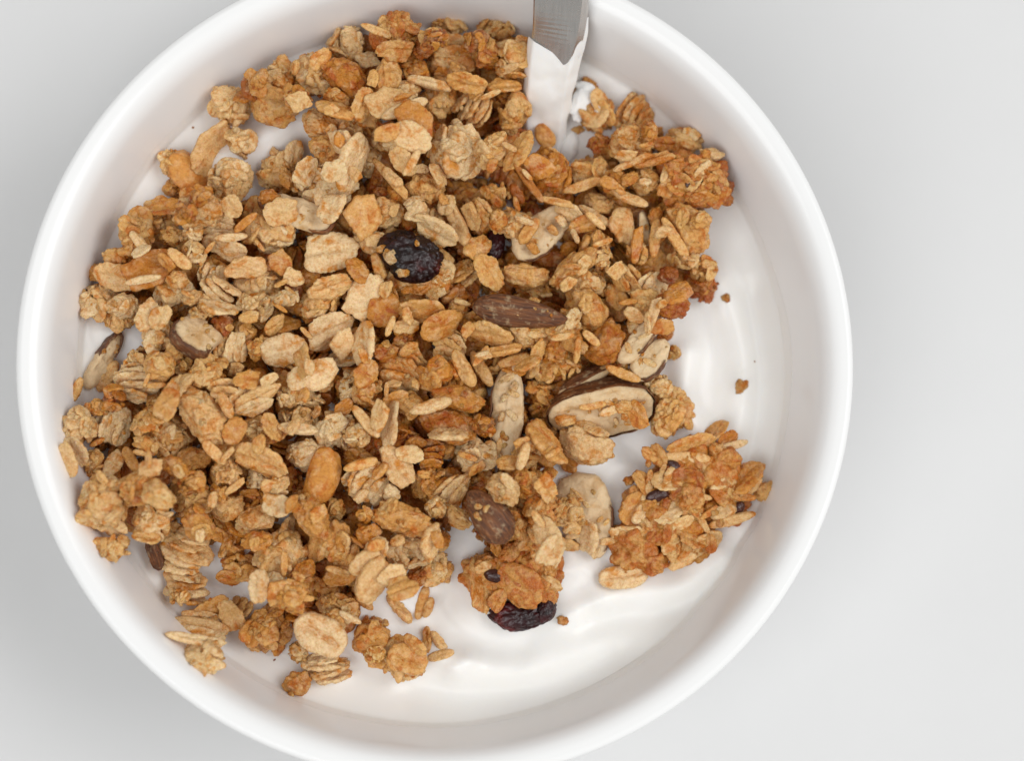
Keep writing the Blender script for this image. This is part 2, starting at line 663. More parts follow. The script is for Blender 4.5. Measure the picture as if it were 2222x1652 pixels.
class Piece:
    def __init__(s, name, me, L, W, T, rot3, off, col, parent_piece=None, unit=(1, .72, .16)):
        s.name, s.me, s.col = name, me, col
        a = VARR[me.name]
        ext = a.max(0) - a.min(0)
        sc = np.array([L / ext[0], W / ext[1], T / ext[2]])
        s.mat = np.array(rot3) @ np.diag(sc)
        s.rot, s.sc = rot3, sc
        s.off = np.array(off, float)

    def pts(s):
        return VARR[s.me.name] @ s.mat.T + s.off


def Rz(a):
    return Matrix.Rotation(math.radians(a), 3, 'Z')


def Rx(a):
    return Matrix.Rotation(math.radians(a), 3, 'X')


def Ry(a):
    return Matrix.Rotation(math.radians(a), 3, 'Y')


THINGS = []      # (root, kind, size, tone, photo x, photo y)


def place(name, pieces, X, Y, sink=35, zadd=0.0, stamp_it=True, single=None):
    P = np.concatenate([p.pts() for p in pieces])
    z = 38.0
    for _ in range(3):
        x, y = px(X, Y, z)
        z = settle(P, x, y, sink) + zadd
        z = max(z, 5)
    x, y = px(X, Y, z)
    z = settle(P, x, y, sink) + zadd
    Q = P + np.array([x, y, z])
    # stay inside the bowl
    r = np.hypot(Q[:, 0], Q[:, 1])
    if stamp_it:
        stamp(Q)
    if len(pieces) == 1:
        p = pieces[0]
        o = link(name, p.me)
        o.matrix_world = Matrix.Translation(Vector(np.array([x, y, z]) + p.off) * MM) @ p.rot.to_4x4() @ Matrix.Diagonal((*[v * MM for v in p.sc], 1))
        o.color = p.col
        return o
    base = float(Q[:, 2].min())
    e = link(name, None)
    e.empty_display_size = .002
    e.location = (x * MM, y * MM, base * MM)
    for p in pieces:
        o = link(p.name, p.me, e)
        loc = np.array([p.off[0], p.off[1], p.off[2] + z - base]) * MM
        o.matrix_basis = Matrix.Translation(Vector(loc)) @ p.rot.to_4x4() @ Matrix.Diagonal((*[v * MM for v in p.sc], 1))
        o.color = p.col
    return e


K = 0.2791 / 11.45       # enlargement pixels -> mm
CROPS = {'R1': (98.8, 0), 'R2': (592.7, 0), 'R3': (1086.6, 98.8), 'R4': (98.8, 428.1), 'R5': (592.7, 428.1), 'R6': (1086.6, 526.9),
         'R7': (98.8, 823.2), 'R8': (592.7, 823.2), 'S1': (1119.6, 856.2), 'S2': (263.4, 1152.5), 'S3': (790.3, 1152.5)}


def at(crop, x, y):
    a, b = CROPS[crop]
    return a + x * .2791, b + y * .2791


def flake_piece(rnd, L, W, ang, tn, name='oat_flake', forms=None, off=(0, 0, 0), maxtilt=75, gl=False):
    forms = forms or (FLG if gl else FL)
    me = rnd.choice(forms)
    full = L * rnd.uniform(.62, .76)
    if W >= full * .93:
        wt, tilt = W, rnd.uniform(-26, 26)
    else:
        tilt = min(maxtilt, math.degrees(math.acos(max(.15, W / full)))) * rnd.choice((-1, 1, 1))
        wt = full
    T = min(max(.9, L * .16), 1.7) * rnd.uniform(.85, 1.25)
    ex = VARR[me.name]
    T *= (ex[:, 2].max() - ex[:, 2].min()) / .22
    R = Rz(ang) @ Rx(tilt) @ Ry(rnd.uniform(-20, 20))
    return Piece(name, me, L, wt, T, R, off, tone(tn, rnd))


def make_flake(rnd, L, W, a, tn, gl=False):
    fam = FL if rnd.random() < .72 else SH
    if gl:
        fam = FLG
    return [flake_piece(rnd, L, W, a, tn, forms=fam)]


def make_sliver(rnd, L, W, a, tn, gl=False):
    me = rnd.choice(STG if gl else ST)
    R = Rz(a) @ Rx(rnd.uniform(-40, 40)) @ Ry(rnd.uniform(-12, 12))
    return [Piece('oat_sliver', me, L, W, max(W * .75, 1.2), R, (0, 0, 0), tone(tn, rnd))]


def make_nugget(rnd, L, W, a, tn, gl=False):
    me = rnd.choice(NUG if gl else NU)
    R = Rz(a) @ Rx(rnd.uniform(-50, 50)) @ Ry(rnd.uniform(-10, 10))
    T = W * rnd.uniform(.8, .95)
    ps = [Piece('crisp_nugget', me, L, W, T, R, (0, 0, 0), tone(tn, rnd))]
    ca, sa = math.cos(math.radians(a)), math.sin(math.radians(a))
    if L > 4.5 and rnd.random() < .75:
        ps[0].name = 'core'
        for k in range(rnd.randint(1, 4)):
            th, el = rnd.uniform(0, 6.28), rnd.uniform(.35, 1.4)
            q = Vector((math.cos(th) * math.cos(el) * L * .46, math.sin(th) * math.cos(el) * W * .46, math.sin(el) * T * .46))
            off = (q.x * ca - q.y * sa, q.x * sa + q.y * ca, q.z)
            s = rnd.uniform(.8, 1.9)
            if rnd.random() < .35:
                d = Vector((q.x / L / L, q.y / W / W, q.z / T / T)).normalized()
                nr = (Rz(a) @ d + Vector((rnd.gauss(0, .2), rnd.gauss(0, .2), 0))).normalized()
                fl = min(4.5, L * .5)
                ps.append(Piece('oat_flake', rnd.choice(SH + FL), fl, fl * .65, fl * .22, nr.to_track_quat('Z', 'Y').to_matrix() @ Rz(rnd.uniform(0, 360)), off, tone(tn - .4, rnd)))
            else:
                ps.append(Piece('crumb', rnd.choice(CRUMB), s, s * .8, s * .7, Rz(rnd.uniform(0, 360)), off, tone(tn - .2, rnd)))
    return ps


def make_nut(rnd, L, W, a, tn, gl=False):
    me = rnd.choice(PN)
    R = Rz(a) @ Rx(rnd.uniform(-14, 14)) @ Ry(rnd.uniform(-10, 10))
    return [Piece('nut_half', me, L, W, W * .62, R, (0, 0, 0), tone(tn, rnd))]


def make_cluster(rnd, L, W, a, tn, gl=False, forms=None, nf=None, popped=False):
    H = .5 * (W + min(L, W * 1.3)) * rnd.uniform(.9, 1.25)
    forms = COG if gl else CO
    if popped:
        forms = PO
    ps = [Piece('core', rnd.choice(forms), L * .86, W * .86, H * .84, Rz(a) @ Rx(rnd.uniform(-25, 25)), (0, 0, 0), tone(tn + .25, rnd))]
    n = nf if nf is not None else int(5 + L * W / 7)
    n = min(n, 18)
    ca, sa = math.cos(math.radians(a)), math.sin(math.radians(a))
    base = rnd.uniform(0, 360)
    for k in range(n):
        th = base + k * 137.5 + rnd.uniform(-25, 25)
        el = rnd.choice((15, 35, 55, 75)) + rnd.uniform(-12, 12)
        ce, se = math.cos(math.radians(el)), math.sin(math.radians(el))
        d = Vector((ce * math.cos(math.radians(th)), ce * math.sin(math.radians(th)), se))
        q = Vector((d.x * L * .37, d.y * W * .37, d.z * H * .38))
        off = (q.x * ca - q.y * sa, q.x * sa + q.y * ca, q.z)
        nrm = (Rz(a) @ d + Vector((rnd.gauss(0, .32), rnd.gauss(0, .32), rnd.gauss(0, .25) + .1))).normalized()
        R = nrm.to_track_quat('Z', 'Y').to_matrix() @ Rz(rnd.uniform(0, 360))
        fl = min(7.6, max(2.6, min(L, W * 1.35) * rnd.uniform(.42, .74)))
        me = rnd.choice(FLG if gl else (FL if rnd.random() < .6 else (SH if rnd.random() < .6 else ST)))
        ex = VARR[me.name]
        asp = (ex[:, 1].max() - ex[:, 1].min()) / (ex[:, 0].max() - ex[:, 0].min())
        tz = (ex[:, 2].max() - ex[:, 2].min()) / (ex[:, 0].max() - ex[:, 0].min())
        ps.append(Piece('oat_flake', me, fl, fl * asp * rnd.uniform(.9, 1.1), fl * tz, R, off, tone(tn - .25, rnd)))
    for k in range(rnd.randint(2, 5)):
        th = rnd.uniform(0, 6.28)
        el = rnd.uniform(.2, 1.3)
        q = Vector((math.cos(th) * math.cos(el) * L * .47, math.sin(th) * math.cos(el) * W * .47, math.sin(el) * H * .47))
        off = (q.x * ca - q.y * sa, q.x * sa + q.y * ca, q.z)
        s = rnd.uniform(.9, 1.9)
        ps.append(Piece('crumb', rnd.choice(CRUMB), s, s * .8, s * .75, Rz(rnd.uniform(0, 360)) @ Rx(rnd.uniform(0, 360)), off, tone(tn - .1, rnd)))
    return ps


def make_stack(rnd, L, W, a, tn, gl=False):
    """flakes baked together side by side, seen edge on"""
    n = max(3, min(6, int(round(W / 1.55))))
    ps = [Piece('core', rnd.choice(COG if gl else CO), L * .72, W * .78, W * .62, Rz(a), (0, 0, -.10 * W), tone(tn + .35, rnd))]
    lean = rnd.uniform(38, 62) * rnd.choice((-1, 1))
    ca, sa = math.cos(math.radians(a)), math.sin(math.radians(a))
    for k in range(n):
        v = ((k + .5) / n - .5) * W * .86
        fl = L * rnd.uniform(.72, .98) * (1 - .25 * abs(2 * (k + .5) / n - 1))
        u = rnd.uniform(-.06, .06) * L
        off = (u * ca - v * sa, u * sa + v * ca, W * .18 * (1 - abs(2 * (k + .5) / n - 1)) + rnd.uniform(-.3, .3))
        me = rnd.choice(FLG if gl else FL)
        R = Rz(a + rnd.uniform(-9, 9)) @ Rx(lean + rnd.uniform(-12, 12)) @ Ry(rnd.uniform(-9, 9))
        ps.append(Piece('oat_flake', me, fl, min(fl * .7, W * .8), max(1.0, fl * .2), R, off, tone(tn - .2, rnd)))
    for k in range(2):
        s = rnd.uniform(.8, 1.6)
        ps.append(Piece('crumb', rnd.choice(CRUMB), s, s * .8, s * .75, Rz(rnd.uniform(0, 360)), (rnd.uniform(-.35, .35) * L, rnd.uniform(-.3, .3) * W, W * .3), tone(tn, rnd)))
    return ps


def make_whole(rnd, L, W, a, tn, gl=False):
    R = Rz(a) @ Rx(rnd.uniform(-12, 12))
    return [Piece('rolled_oat', rnd.choice(WH), L, W, W * .42, R, (0, 0, 0), tone(tn, rnd))]


MAKERS = {'f': ('oat_flake', make_flake), 'e': ('oat_sliver', make_sliver), 'n': ('crisp_nugget', make_nugget), 'p': ('nut_half', make_nut),
          'c': ('granola_cluster', make_cluster), 's': ('oat_stack', make_stack), 'o': ('rolled_oat', make_whole),
          'q': ('granola_cluster', lambda r, L, W, a, tn, gl=False: make_cluster(r, L, W, a, tn, gl, popped=True))}

# ------------------------------------------------------------------ where each piece lies (read off enlargements of the photograph)
# enlargement: x y kind length width angle tone   (kind: f flake, e sliver, n nugget, p nut half, c cluster, q popped cluster, s stack, o whole oat; * = glazed)
PIECES = {
'R1': '''1430 840 c 340 290 -60 1; 1300 1150 f 440 205 68 .8; 1510 1110 c 250 190 -50 .8; 1100 1340 p 350 235 -55 1.5; 985 1290 c 260 190 -70 1;
1010 1470 c 200 150 0 2; 1430 1390 c 340 290 0 .8; 1800 600 c 330 220 45 1.3; 1770 810 n 390 290 -40 1.9; 1965 790 f 180 150 20 1; 1800 1320 c 330 230 75 1;
1870 1390 n 170 100 -70 2; 1930 1200 f 220 130 80 .8; 1945 520 n 120 70 80 1.5''',
'R2': '''310 580 c 420 240 -65 1; 560 600 n 400 280 -30 2; 590 350 c 310 260 0 .8; 730 425 f 190 140 20 .2; 980 290 *c 400 330 -30 2; 820 240 e 260 65 -20 1;
980 395 *f 270 140 -10 1.6; 1100 540 c 260 240 0 2.8; 890 590 n 290 220 80 1; 490 760 n 200 140 -30 1.8; 520 860 f 310 130 0 1; 700 810 f 260 150 75 1.2;
860 800 f 300 250 20 1.1; 1020 720 c 220 170 0 1; 1240 650 e 330 85 -8 .8; 1020 845 e 350 100 22 .8; 1290 780 c 280 260 0 1.3; 1370 215 c 310 150 0 1;
1390 480 *s 390 320 -10 1; 1660 410 *c 270 280 0 1.8; 1740 220 c 330 150 -10 1; 1880 450 c 430 220 60 1; 1500 640 f 300 120 -20 1; 1800 650 f 260 130 15 1.2;
1690 735 e 160 40 20 .8; 1540 850 s 340 260 60 .3; 1110 930 f 330 220 -40 1.8; 1080 1060 f 300 220 -25 .5; 360 960 n 280 200 -25 .9; 640 950 c 280 200 10 1.2;
900 1030 f 200 110 15 1.8; 410 1150 n 250 200 0 1; 540 1110 f 260 130 -60 .1; 635 1230 f 430 150 80 .2; 400 1420 c 480 360 10 .1; 250 1340 f 240 150 60 0;
470 1330 f 190 160 30 0; 450 1570 f 250 190 60 .6; 740 1250 c 290 180 70 .8; 870 1110 c 230 170 0 1; 950 1300 e 410 75 -48 .8; 930 1385 e 190 90 -45 1;
1010 1230 f 240 130 -60 .9; 1080 1260 e 230 65 55 .9; 800 1400 n 220 95 75 2.8; 835 1490 n 115 85 0 2.9; 980 1510 n 210 170 0 2.6; 1180 1460 n 290 245 -20 1.7;
1150 1315 n 125 75 0 1; 1440 1200 q 490 420 0 .1; 1290 1345 f 200 95 -65 .5; 1700 1180 c 310 220 60 .9; 1740 1420 c 250 140 0 1.2; 1900 1180 f 340 135 72 1;
1860 900 c 290 210 70 1.2; 1935 1390 e 170 80 -60 2.8; 1955 1510 e 340 60 -50 2.2''',
'R3': '''690 310 n 160 100 -40 1.9; 600 655 n 105 65 10 1; 1030 560 *s 390 230 50 .7; 1000 770 *c 350 250 0 1; 780 780 *c 210 160 0 2.3;
1430 740 n 280 245 0 .6; 1220 880 *e 310 90 15 .9; 1050 890 *e 310 65 30 .9; 985 855 f 160 65 -5 .5; 1120 1060 c 260 220 0 1.1;
700 990 c 360 200 0 .9; 640 1085 e 310 80 18 .9; 880 1060 c 190 180 0 1.8; 390 1000 c 400 290 -80 1.8; 310 950 f 230 150 -40 1.8; 1000 1185 e 290 85 -22 .8;
760 1230 n 230 160 -20 1; 730 1320 e 290 75 -30 .5; 540 1300 f 240 100 -30 .4; 460 1220 e 260 60 -12 1; 960 1400 f 280 230 70 .9; 1040 1370 n 100 80 0 1;
150 1420 c 270 230 0 1; 640 1390 f 210 110 20 1; 1200 1320 n 160 110 70 1.9; 1200 1500 e 290 90 85 .8; 1060 1520 e 280 85 85 1.7;
1460 1420 n 420 290 -60 .9; 1360 1500 e 340 85 -60 .8; 740 1550 c 230 170 0 1.3''',
'R6': '''190 260 n 390 195 -5 1.2; 270 370 c 280 110 -8 1.2; 570 190 n 430 175 40 .8; 790 130 c 210 110 70 1; 690 290 c 310 220 0 .9; 670 520 n 410 250 -50 .9;
980 290 s 270 180 -60 .8; 900 220 f 170 110 30 1; 1180 330 s 290 180 60 .3; 1110 520 c 330 240 70 .6; 1035 560 f 160 90 -35 .1; 1190 530 e 260 85 75 .4;
1300 250 n 160 150 0 2.7; 1330 490 *n 250 225 0 2.4; 1540 330 *c 280 250 0 2.4; 1360 630 n 160 100 30 2; 1250 660 f 190 130 20 1; 1570 200 c 220 180 0 1.2;
1430 130 c 220 180 0 1; 810 780 n 340 260 40 1.8; 700 740 e 160 65 -40 1; 1340 850 c 120 110 0 1.2; 950 1020 e 270 75 -25 .9; 1110 1100 c 260 160 0 1;
1230 1110 c 220 180 0 .6; 420 970 c 440 220 5 1.3; 1300 1340 c 400 300 60 1.4; 670 1580 n 430 290 -20 .9; 340 1540 f 400 170 -67 1; 230 1570 n 150 110 20 1;
400 840 c 230 200 0 2.2; 595 830 e 200 50 85 1; 150 870 e 260 85 15 1; 290 850 f 210 90 80 1.2; 205 940 f 210 90 40 1''',
'R4': '''1190 110 n 390 260 10 1.1; 860 210 c 340 250 -40 1.3; 920 70 f 290 170 0 1.8; 700 300 c 340 250 -70 1.8; 740 360 e 190 75 -55 1; 990 310 c 210 150 0 1.7;
1340 210 s 300 290 10 .2; 1400 390 f 340 150 -5 0; 1440 310 e 240 65 5 .2; 1140 290 c 230 150 50 .5; 1750 270 c 380 290 0 1; 1830 110 f 270 210 20 .7;
1450 80 f 180 150 -60 1; 1550 170 e 210 65 40 2; 550 470 n 200 150 -20 1; 540 620 f 330 185 0 .9; 400 590 n 150 130 0 1.8; 800 570 f 430 270 30 2.4;
760 640 e 260 60 15 .6; 1040 480 e 210 95 -40 1; 1170 430 c 220 130 -50 1; 430 820 c 360 250 0 .9; 600 850 n 230 180 0 .6; 580 950 c 260 180 0 1.6;
820 900 f 240 190 50 1; 890 930 f 200 150 60 1; 990 740 c 380 230 85 1; 1030 640 n 170 140 0 1; 1270 560 s 220 200 80 .3; 1330 760 s 350 270 -30 .7;
1340 860 f 290 100 -20 .4; 1140 780 n 160 120 30 1; 1560 550 f 310 155 25 .7; 1740 540 n 90 80 0 1.7; 1820 500 f 190 160 -60 1.6; 1690 690 c 300 250 40 .9;
1620 850 c 310 190 -30 1; 1920 620 f 160 135 -30 .4; 2050 620 n 180 150 0 1.9; 1840 790 c 290 130 15 .7; 1780 950 f 190 95 40 .9; 1380 1000 n 170 145 80 2.7;
1520 1000 c 200 150 0 1.8; 880 1080 c 260 280 0 .9; 1000 1180 n 200 150 80 1; 1220 890 c 210 100 0 1; 1440 1180 s 290 210 80 .8; 1650 1180 c 190 150 70 2;
1850 1190 f 350 250 10 -.2; 480 1400 e 260 105 60 .8; 230 1500 e 210 75 60 1; 720 1270 c 210 170 0 1; 890 1310 n 240 215 0 1.6; 690 1440 s 390 260 -10 .2;
1090 1320 c 160 130 0 1.8; 1260 1390 c 290 280 0 1.4; 1390 1530 s 300 180 10 1.4; 1590 1420 f 190 150 0 1.8; 1600 1580 s 390 190 25 .8; 1040 1450 f 260 140 60 1;
980 1530 f 200 110 70 1.3''',
'R5': '''700 140 f 340 280 60 1.2; 560 180 n 180 95 -50 2; 870 130 n 260 240 0 1.1; 760 340 n 310 210 -30 1; 1110 120 f 180 150 60 .1; 1090 40 n 150 100 20 .6;
420 420 f 410 320 10 -.2; 1225 160 c 240 150 0 1; 1245 245 f 350 140 -20 .7; 1430 200 e 410 115 -65 .6; 1590 130 s 310 170 -65 .8; 1350 60 f 170 130 70 1;
1750 190 n 180 150 80 1; 1870 210 c 260 220 0 .8; 1990 260 e 230 95 55 1.2; 830 560 e 220 95 -70 1; 1600 350 f 230 180 40 .9; 1680 580 f 300 205 -60 .6;
1500 580 s 250 160 45 .9; 700 790 f 360 245 60 .1; 860 880 f 260 230 40 2; 660 570 f 220 140 -60 1.8; 440 700 f 330 140 15 .9; 350 830 c 340 190 10 1.4;
420 1040 f 380 220 20 0; 700 1130 f 340 160 -80 .7; 540 1140 f 260 160 70 1; 550 1260 s 260 100 5 .5; 1140 890 f 340 150 10 1.9; 1020 1000 f 210 110 -10 1;
1320 1000 f 340 180 10 1.2; 1380 1160 s 280 230 -30 .9; 1000 1340 *s 430 280 -25 1.3; 1290 1380 c 310 220 20 2; 1480 1330 e 300 110 -60 .8; 1620 1340 e 290 95 -60 .8;
1430 880 n 190 150 80 1.8; 1690 1060 f 340 130 -5 1; 1800 1190 e 290 85 8 .8; 2000 1090 c 260 180 0 1; 280 1400 f 380 215 30 .3; 580 1490 c 310 120 85 .3;
720 1370 f 240 170 50 1.8; 730 1500 c 260 190 60 1.9; 250 1570 c 310 130 -10 .9; 400 1460 n 140 110 40 1.4; 230 1270 f 240 110 -70 .9''',
'R7': '''940 200 f 240 170 70 1.8; 1230 290 n 470 285 -50 .9; 970 470 c 350 270 10 1.2; 1130 630 n 290 175 15 1.6; 1000 680 n 220 140 -20 1.6; 530 360 s 340 240 60 -.1;
240 400 c 340 240 60 .9; 250 560 f 230 115 -75 .4; 165 610 f 260 130 -75 .9; 380 640 c 220 130 70 1; 540 640 f 220 140 65 .7; 800 330 c 260 180 0 1.7;
660 620 e 210 85 -60 1.8; 780 520 n 190 140 -40 1.9; 830 690 f 180 120 10 1.1; 390 230 c 210 120 0 2; 1430 540 c 340 320 0 2; 1310 570 e 220 85 -45 1;
1470 400 f 210 160 60 1.6; 1410 740 c 230 220 0 1; 1690 640 f 410 170 -15 1.3; 1690 770 c 240 160 0 .3; 1790 840 c 210 170 0 1; 455 980 c 430 330 -70 .9;
500 1310 c 340 170 10 .9; 700 860 c 290 240 0 1.7; 880 900 n 270 200 -50 1.1; 800 1070 c 310 260 0 .9; 780 1220 f 200 110 -20 1; 1190 930 c 340 220 -50 1.5;
1190 1130 n 290 210 -60 1.7; 1420 1000 n 240 180 10 .9; 1640 1080 n 280 210 20 .9; 1790 980 f 240 165 -15 .3; 1130 810 c 220 200 0 1.8; 1070 1330 s 420 320 -25 .4;
1640 1260 n 230 160 0 1.8; 1590 1160 c 200 150 0 1.2; 1900 150 c 220 160 20 1; 1400 200 e 200 80 -60 1.2; 1640 430 c 260 190 -40 1.2; 1760 380 f 220 120 -60 1''',
'S2': '''490 430 s 360 230 -10 .5; 460 510 c 200 110 0 1; 900 240 c 390 200 -60 1.7; 830 370 f 180 100 -25 1.6; 1240 190 c 420 330 50 .9; 1070 430 f 260 140 75 0; 1190 430 c 230 200 0 .3;
1330 510 c 330 230 20 1.7; 700 600 f 280 120 35 1.8; 900 600 s 230 180 50 1.4; 870 690 f 260 170 -60 1; 600 740 s 430 190 -8 .7; 600 850 e 430 80 -5 0;
660 1000 c 290 250 0 .7; 1130 780 c 360 320 50 1.5; 1550 810 o 400 280 -30 -.1; 1600 1060 s 390 220 10 .3; 1380 940 c 180 160 0 .8; 1700 600 c 360 180 -25 1;
1690 360 f 230 140 20 1.6; 1920 400 f 280 220 65 .6; 1960 180 f 270 170 50 .6; 2070 330 f 170 130 20 .2; 1940 820 c 330 260 75 1.7; 1660 700 c 220 130 -50 1''',
'R8': '''210 310 c 340 160 5 1; 190 385 e 280 85 -8 .2; 470 400 c 310 290 60 .1; 720 330 e 290 85 -50 .8; 660 440 c 220 200 0 .9; 260 590 n 280 240 0 .1;
380 760 p 430 235 75 1.7; 900 370 f 340 120 68 .6; 830 270 f 230 120 70 1; 960 680 f 340 220 -50 .6; 1060 580 f 210 130 -10 .2; 1370 360 n 440 270 -15 2.2;
1370 420 f 300 90 -10 .1; 1240 590 s 260 200 0 2.7; 1110 490 n 160 85 0 2.8; 1210 820 c 270 240 60 2; 720 810 *s 330 300 60 .2; 680 665 e 250 80 15 .9;
920 890 n 150 120 -50 .5; 990 1090 n 470 235 -15 1.2; 310 1080 n 380 230 -60 1.3; 480 1010 c 180 150 0 1.4; 500 1290 c 410 290 -30 1.5; 730 1220 c 230 180 0 2.6;
1040 1330 c 330 290 30 .2; 1230 1270 f 290 130 70 .7; 1310 1260 n 160 130 70 .6; 1260 1480 c 290 230 25 .9; 740 1420 f 260 170 35 1; 800 1540 f 350 220 60 1.1;
910 1520 f 210 150 20 .2; 1000 1600 f 190 120 10 .9; 1380 900 s 430 190 55 .6; 1270 1000 c 190 160 0 .9; 1440 1080 n 210 140 -50 .8; 1790 860 n 260 215 -50 .9;
1590 610 c 340 250 0 .2; 1440 150 n 390 180 -10 2.2; 1230 210 e 310 95 15 .3; 1060 210 c 220 180 0 1.9; 1850 650 f 220 120 20 1; 1945 600 e 210 75 75 .8''',
'S3': '''270 600 e 270 95 -55 .6; 300 460 f 230 130 15 1; 450 560 e 260 85 75 1; 500 600 e 160 70 70 1; 270 1010 c 430 260 -15 1.2; 340 1000 o 290 200 -25 .8;
390 890 f 210 95 -30 .9; 490 850 e 210 70 -85 1; 590 880 e 190 75 -55 .9; 90 950 c 170 140 0 1.6; 590 970 e 200 75 15 .9''',
'S1': '''250 1100 f 310 170 -50 .4; 170 970 e 150 60 -60 .5; 230 720 f 210 150 -60 1; 100 650 c 200 160 0 1.5; 390 930 c! 350 210 -50 .9; 400 1170 f 160 80 -10 .9; 570 1130 f 230 130 70 .5; 60 850 *c 260 300 0 1.6; 120 1100 *c 260 260 0 1.3; 200 900 *c 300 300 0 1.3; 260 1230 f 250 170 60 .5; 40 700 *c 250 200 0 1.9; -30 1000 *c 240 220 0 1.7; 560 690 n! 110 80 0 .8; 90 480 c 220 200 60 1.2''',
}
LAYER = {'c': 1, 'q': 1, 's': 1, 'n': 2, 'p': 2, 'f': 4, 'e': 4, 'o': 4}
SINK = {'c': 88, 'q': 88, 's': 88, 'n': 91, 'p': 90, 'f': 92, 'e': 92, 'o': 90}

LANDMARKS = [('steel spoon', 1200, 190), ('dark raisin', 893, 557), ('almond strip', 1105, 665), ('big almond half', 1310, 885),
             ('upright almond slab', 1099, 880), ('whole brown almond', 1055, 1120), ('big almond slice', 1272, 1125), ('red cranberry', 1150, 1325),
             ('sticky oat slab', 1480, 1110), ('pointed almond slice', 645, 455), ('skin-edged almond chunk', 430, 730), ('popcorn-like cluster', 995, 335),
             ('round pale nugget', 1486, 305), ('creased whole oat', 697, 1380), ('lone crumb ball', 645, 1487), ('grey skin scrap', 335, 1205),
             ('golden nut half', 700, 1035), ('tall almond sliver', 222, 790), ('orange bead', 975, 923), ('glazed brown cluster', 1505, 392),
             ('broad flat flake', 710, 545), ('tan nut chip', 405, 375)]
TONEW = ['cream', 'tan', 'golden', 'dark amber']
KINDW = {'oat_flake': 'oat flake', 'oat_sliver': 'thin oat sliver', 'crisp_nugget': 'rounded crisp nugget', 'nut_half': 'smooth nut piece', 'granola_cluster': 'lumpy granola cluster',
         'oat_stack': 'stacked oat bundle', 'rolled_oat': 'whole creased rolled oat'}
GROUPS = {'oat_flake': 'loose oat flakes on the heap', 'oat_sliver': 'oat slivers on the heap', 'crisp_nugget': 'crisp nuggets in the granola', 'nut_half': 'smooth nut pieces',
          'granola_cluster': 'granola clusters on the heap', 'oat_stack': 'bundles of stacked flakes', 'rolled_oat': 'whole rolled oats'}


USED = set()


def unique(fmt, X, Y):
    for skip in range(4):
        lab = fmt % where(X, Y, skip)
        if lab not in USED:
            break
    else:
        lab = fmt % where(X, Y)
    USED.add(lab)
    return lab


def where(X, Y, skip=0):
    ds = sorted((math.hypot(X - a, Y - b), n, a, b) for n, a, b in LANDMARKS)
    d0, n0, a0, b0 = ds[0]
    if d0 < 14:
        d0, n0, a0, b0 = ds[1]
    ux, uy = X - a0, Y - b0
    opts = []
    for d, n, a, b in ds:
        if n == n0:
            continue
        vx, vy = a - a0, b - b0
        lv = math.hypot(vx, vy)
        if lv < 40 or lv > 620 or d < 14:
            continue
        c = (ux * vx + uy * vy) / (lv * max(1, math.hypot(ux, uy)))
        s = c - lv / 2600
        opts.append((s, n))
    opts.sort(reverse=True)
    best = opts[min(skip, len(opts) - 1)]
    w = 'beside' if d0 < 95 else 'near'
    return '%s %s, towards %s' % (w, n0, best[1])


def auto_label(name, L, tn, X, Y):
    big = {'oat_flake': (4.6, 7.6), 'oat_sliver': (5, 8), 'crisp_nugget': (4.6, 8.2)}.get(name, (5.6, 8.6))
    size = 'small ' if L < big[0] else ('large ' if L > big[1] else '')
    return unique(size + TONEW[int(max(0, min(3, round(tn))))] + ' ' + KINDW[name] + ' %s', X, Y)


# ---- lower layer: pieces that show only through the gaps
HEAP = [(470, 240), (560, 160), (640, 135), (740, 95), (850, 70), (960, 70), (1120, 80), (1140, 200), (1140, 330), (1200, 370), (1300, 330), (1340, 250), (1400, 270), (1490, 320), (1545, 400), (1520, 560), (1505, 640),
        (1430, 700), (1415, 860), (1420, 920), (1330, 920), (1290, 960), (1210, 1000), (1190, 1080), (1200, 1180), (1110, 1230), (1040, 1200), (1000, 1140), (950, 1190), (910, 1270), (830, 1270),
        (750, 1390), (640, 1370), (560, 1340), (560, 1230), (430, 1180), (330, 1150), (220, 1140), (185, 1000), (190, 910), (260, 830), (330, 760), (300, 660), (230, 640), (230, 590), (300, 500),
        (390, 450), (410, 400), (560, 425), (690, 335), (700, 270), (560, 232)]


def inside(x, y, poly):
    c = False
    for (x1, y1), (x2, y2) in zip(poly, poly[1:] + poly[:1]):
        if (y1 > y) != (y2 > y) and x < (x2 - x1) * (y - y1) / (y2 - y1) + x1:
            c = not c
    return c


def roomy(x, y, m):
    return all(inside(x + dx * m, y + dy * m, HEAP) for dx, dy in ((0, 0), (1, 0), (-1, 0), (0, 1), (0, -1)))


frnd = random.Random(99)
row = 0
yy = 60
while yy < 1420:
    xx = 150 + (row % 2) * 35
    while xx < 1580:
        X, Y = xx + frnd.uniform(-20, 20), yy + frnd.uniform(-20, 20)
        if roomy(X, Y, 24):
            L = frnd.uniform(7.0, 9.6)
            tn = frnd.choice((1.7, 2.1, 2.5, 2.8))  # dark tones paint the shade of the gaps into the lower pieces
            r2 = frnd.random()
            if r2 < .62:
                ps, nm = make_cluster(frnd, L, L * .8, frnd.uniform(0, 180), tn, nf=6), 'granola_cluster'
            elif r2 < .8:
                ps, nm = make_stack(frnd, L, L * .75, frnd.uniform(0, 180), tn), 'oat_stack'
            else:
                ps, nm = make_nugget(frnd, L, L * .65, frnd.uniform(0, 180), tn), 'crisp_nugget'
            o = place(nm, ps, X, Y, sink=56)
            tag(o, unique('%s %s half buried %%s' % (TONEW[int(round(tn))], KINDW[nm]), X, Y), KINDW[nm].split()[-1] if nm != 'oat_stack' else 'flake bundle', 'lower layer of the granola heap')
        xx += 70
    yy += 61
    row += 1

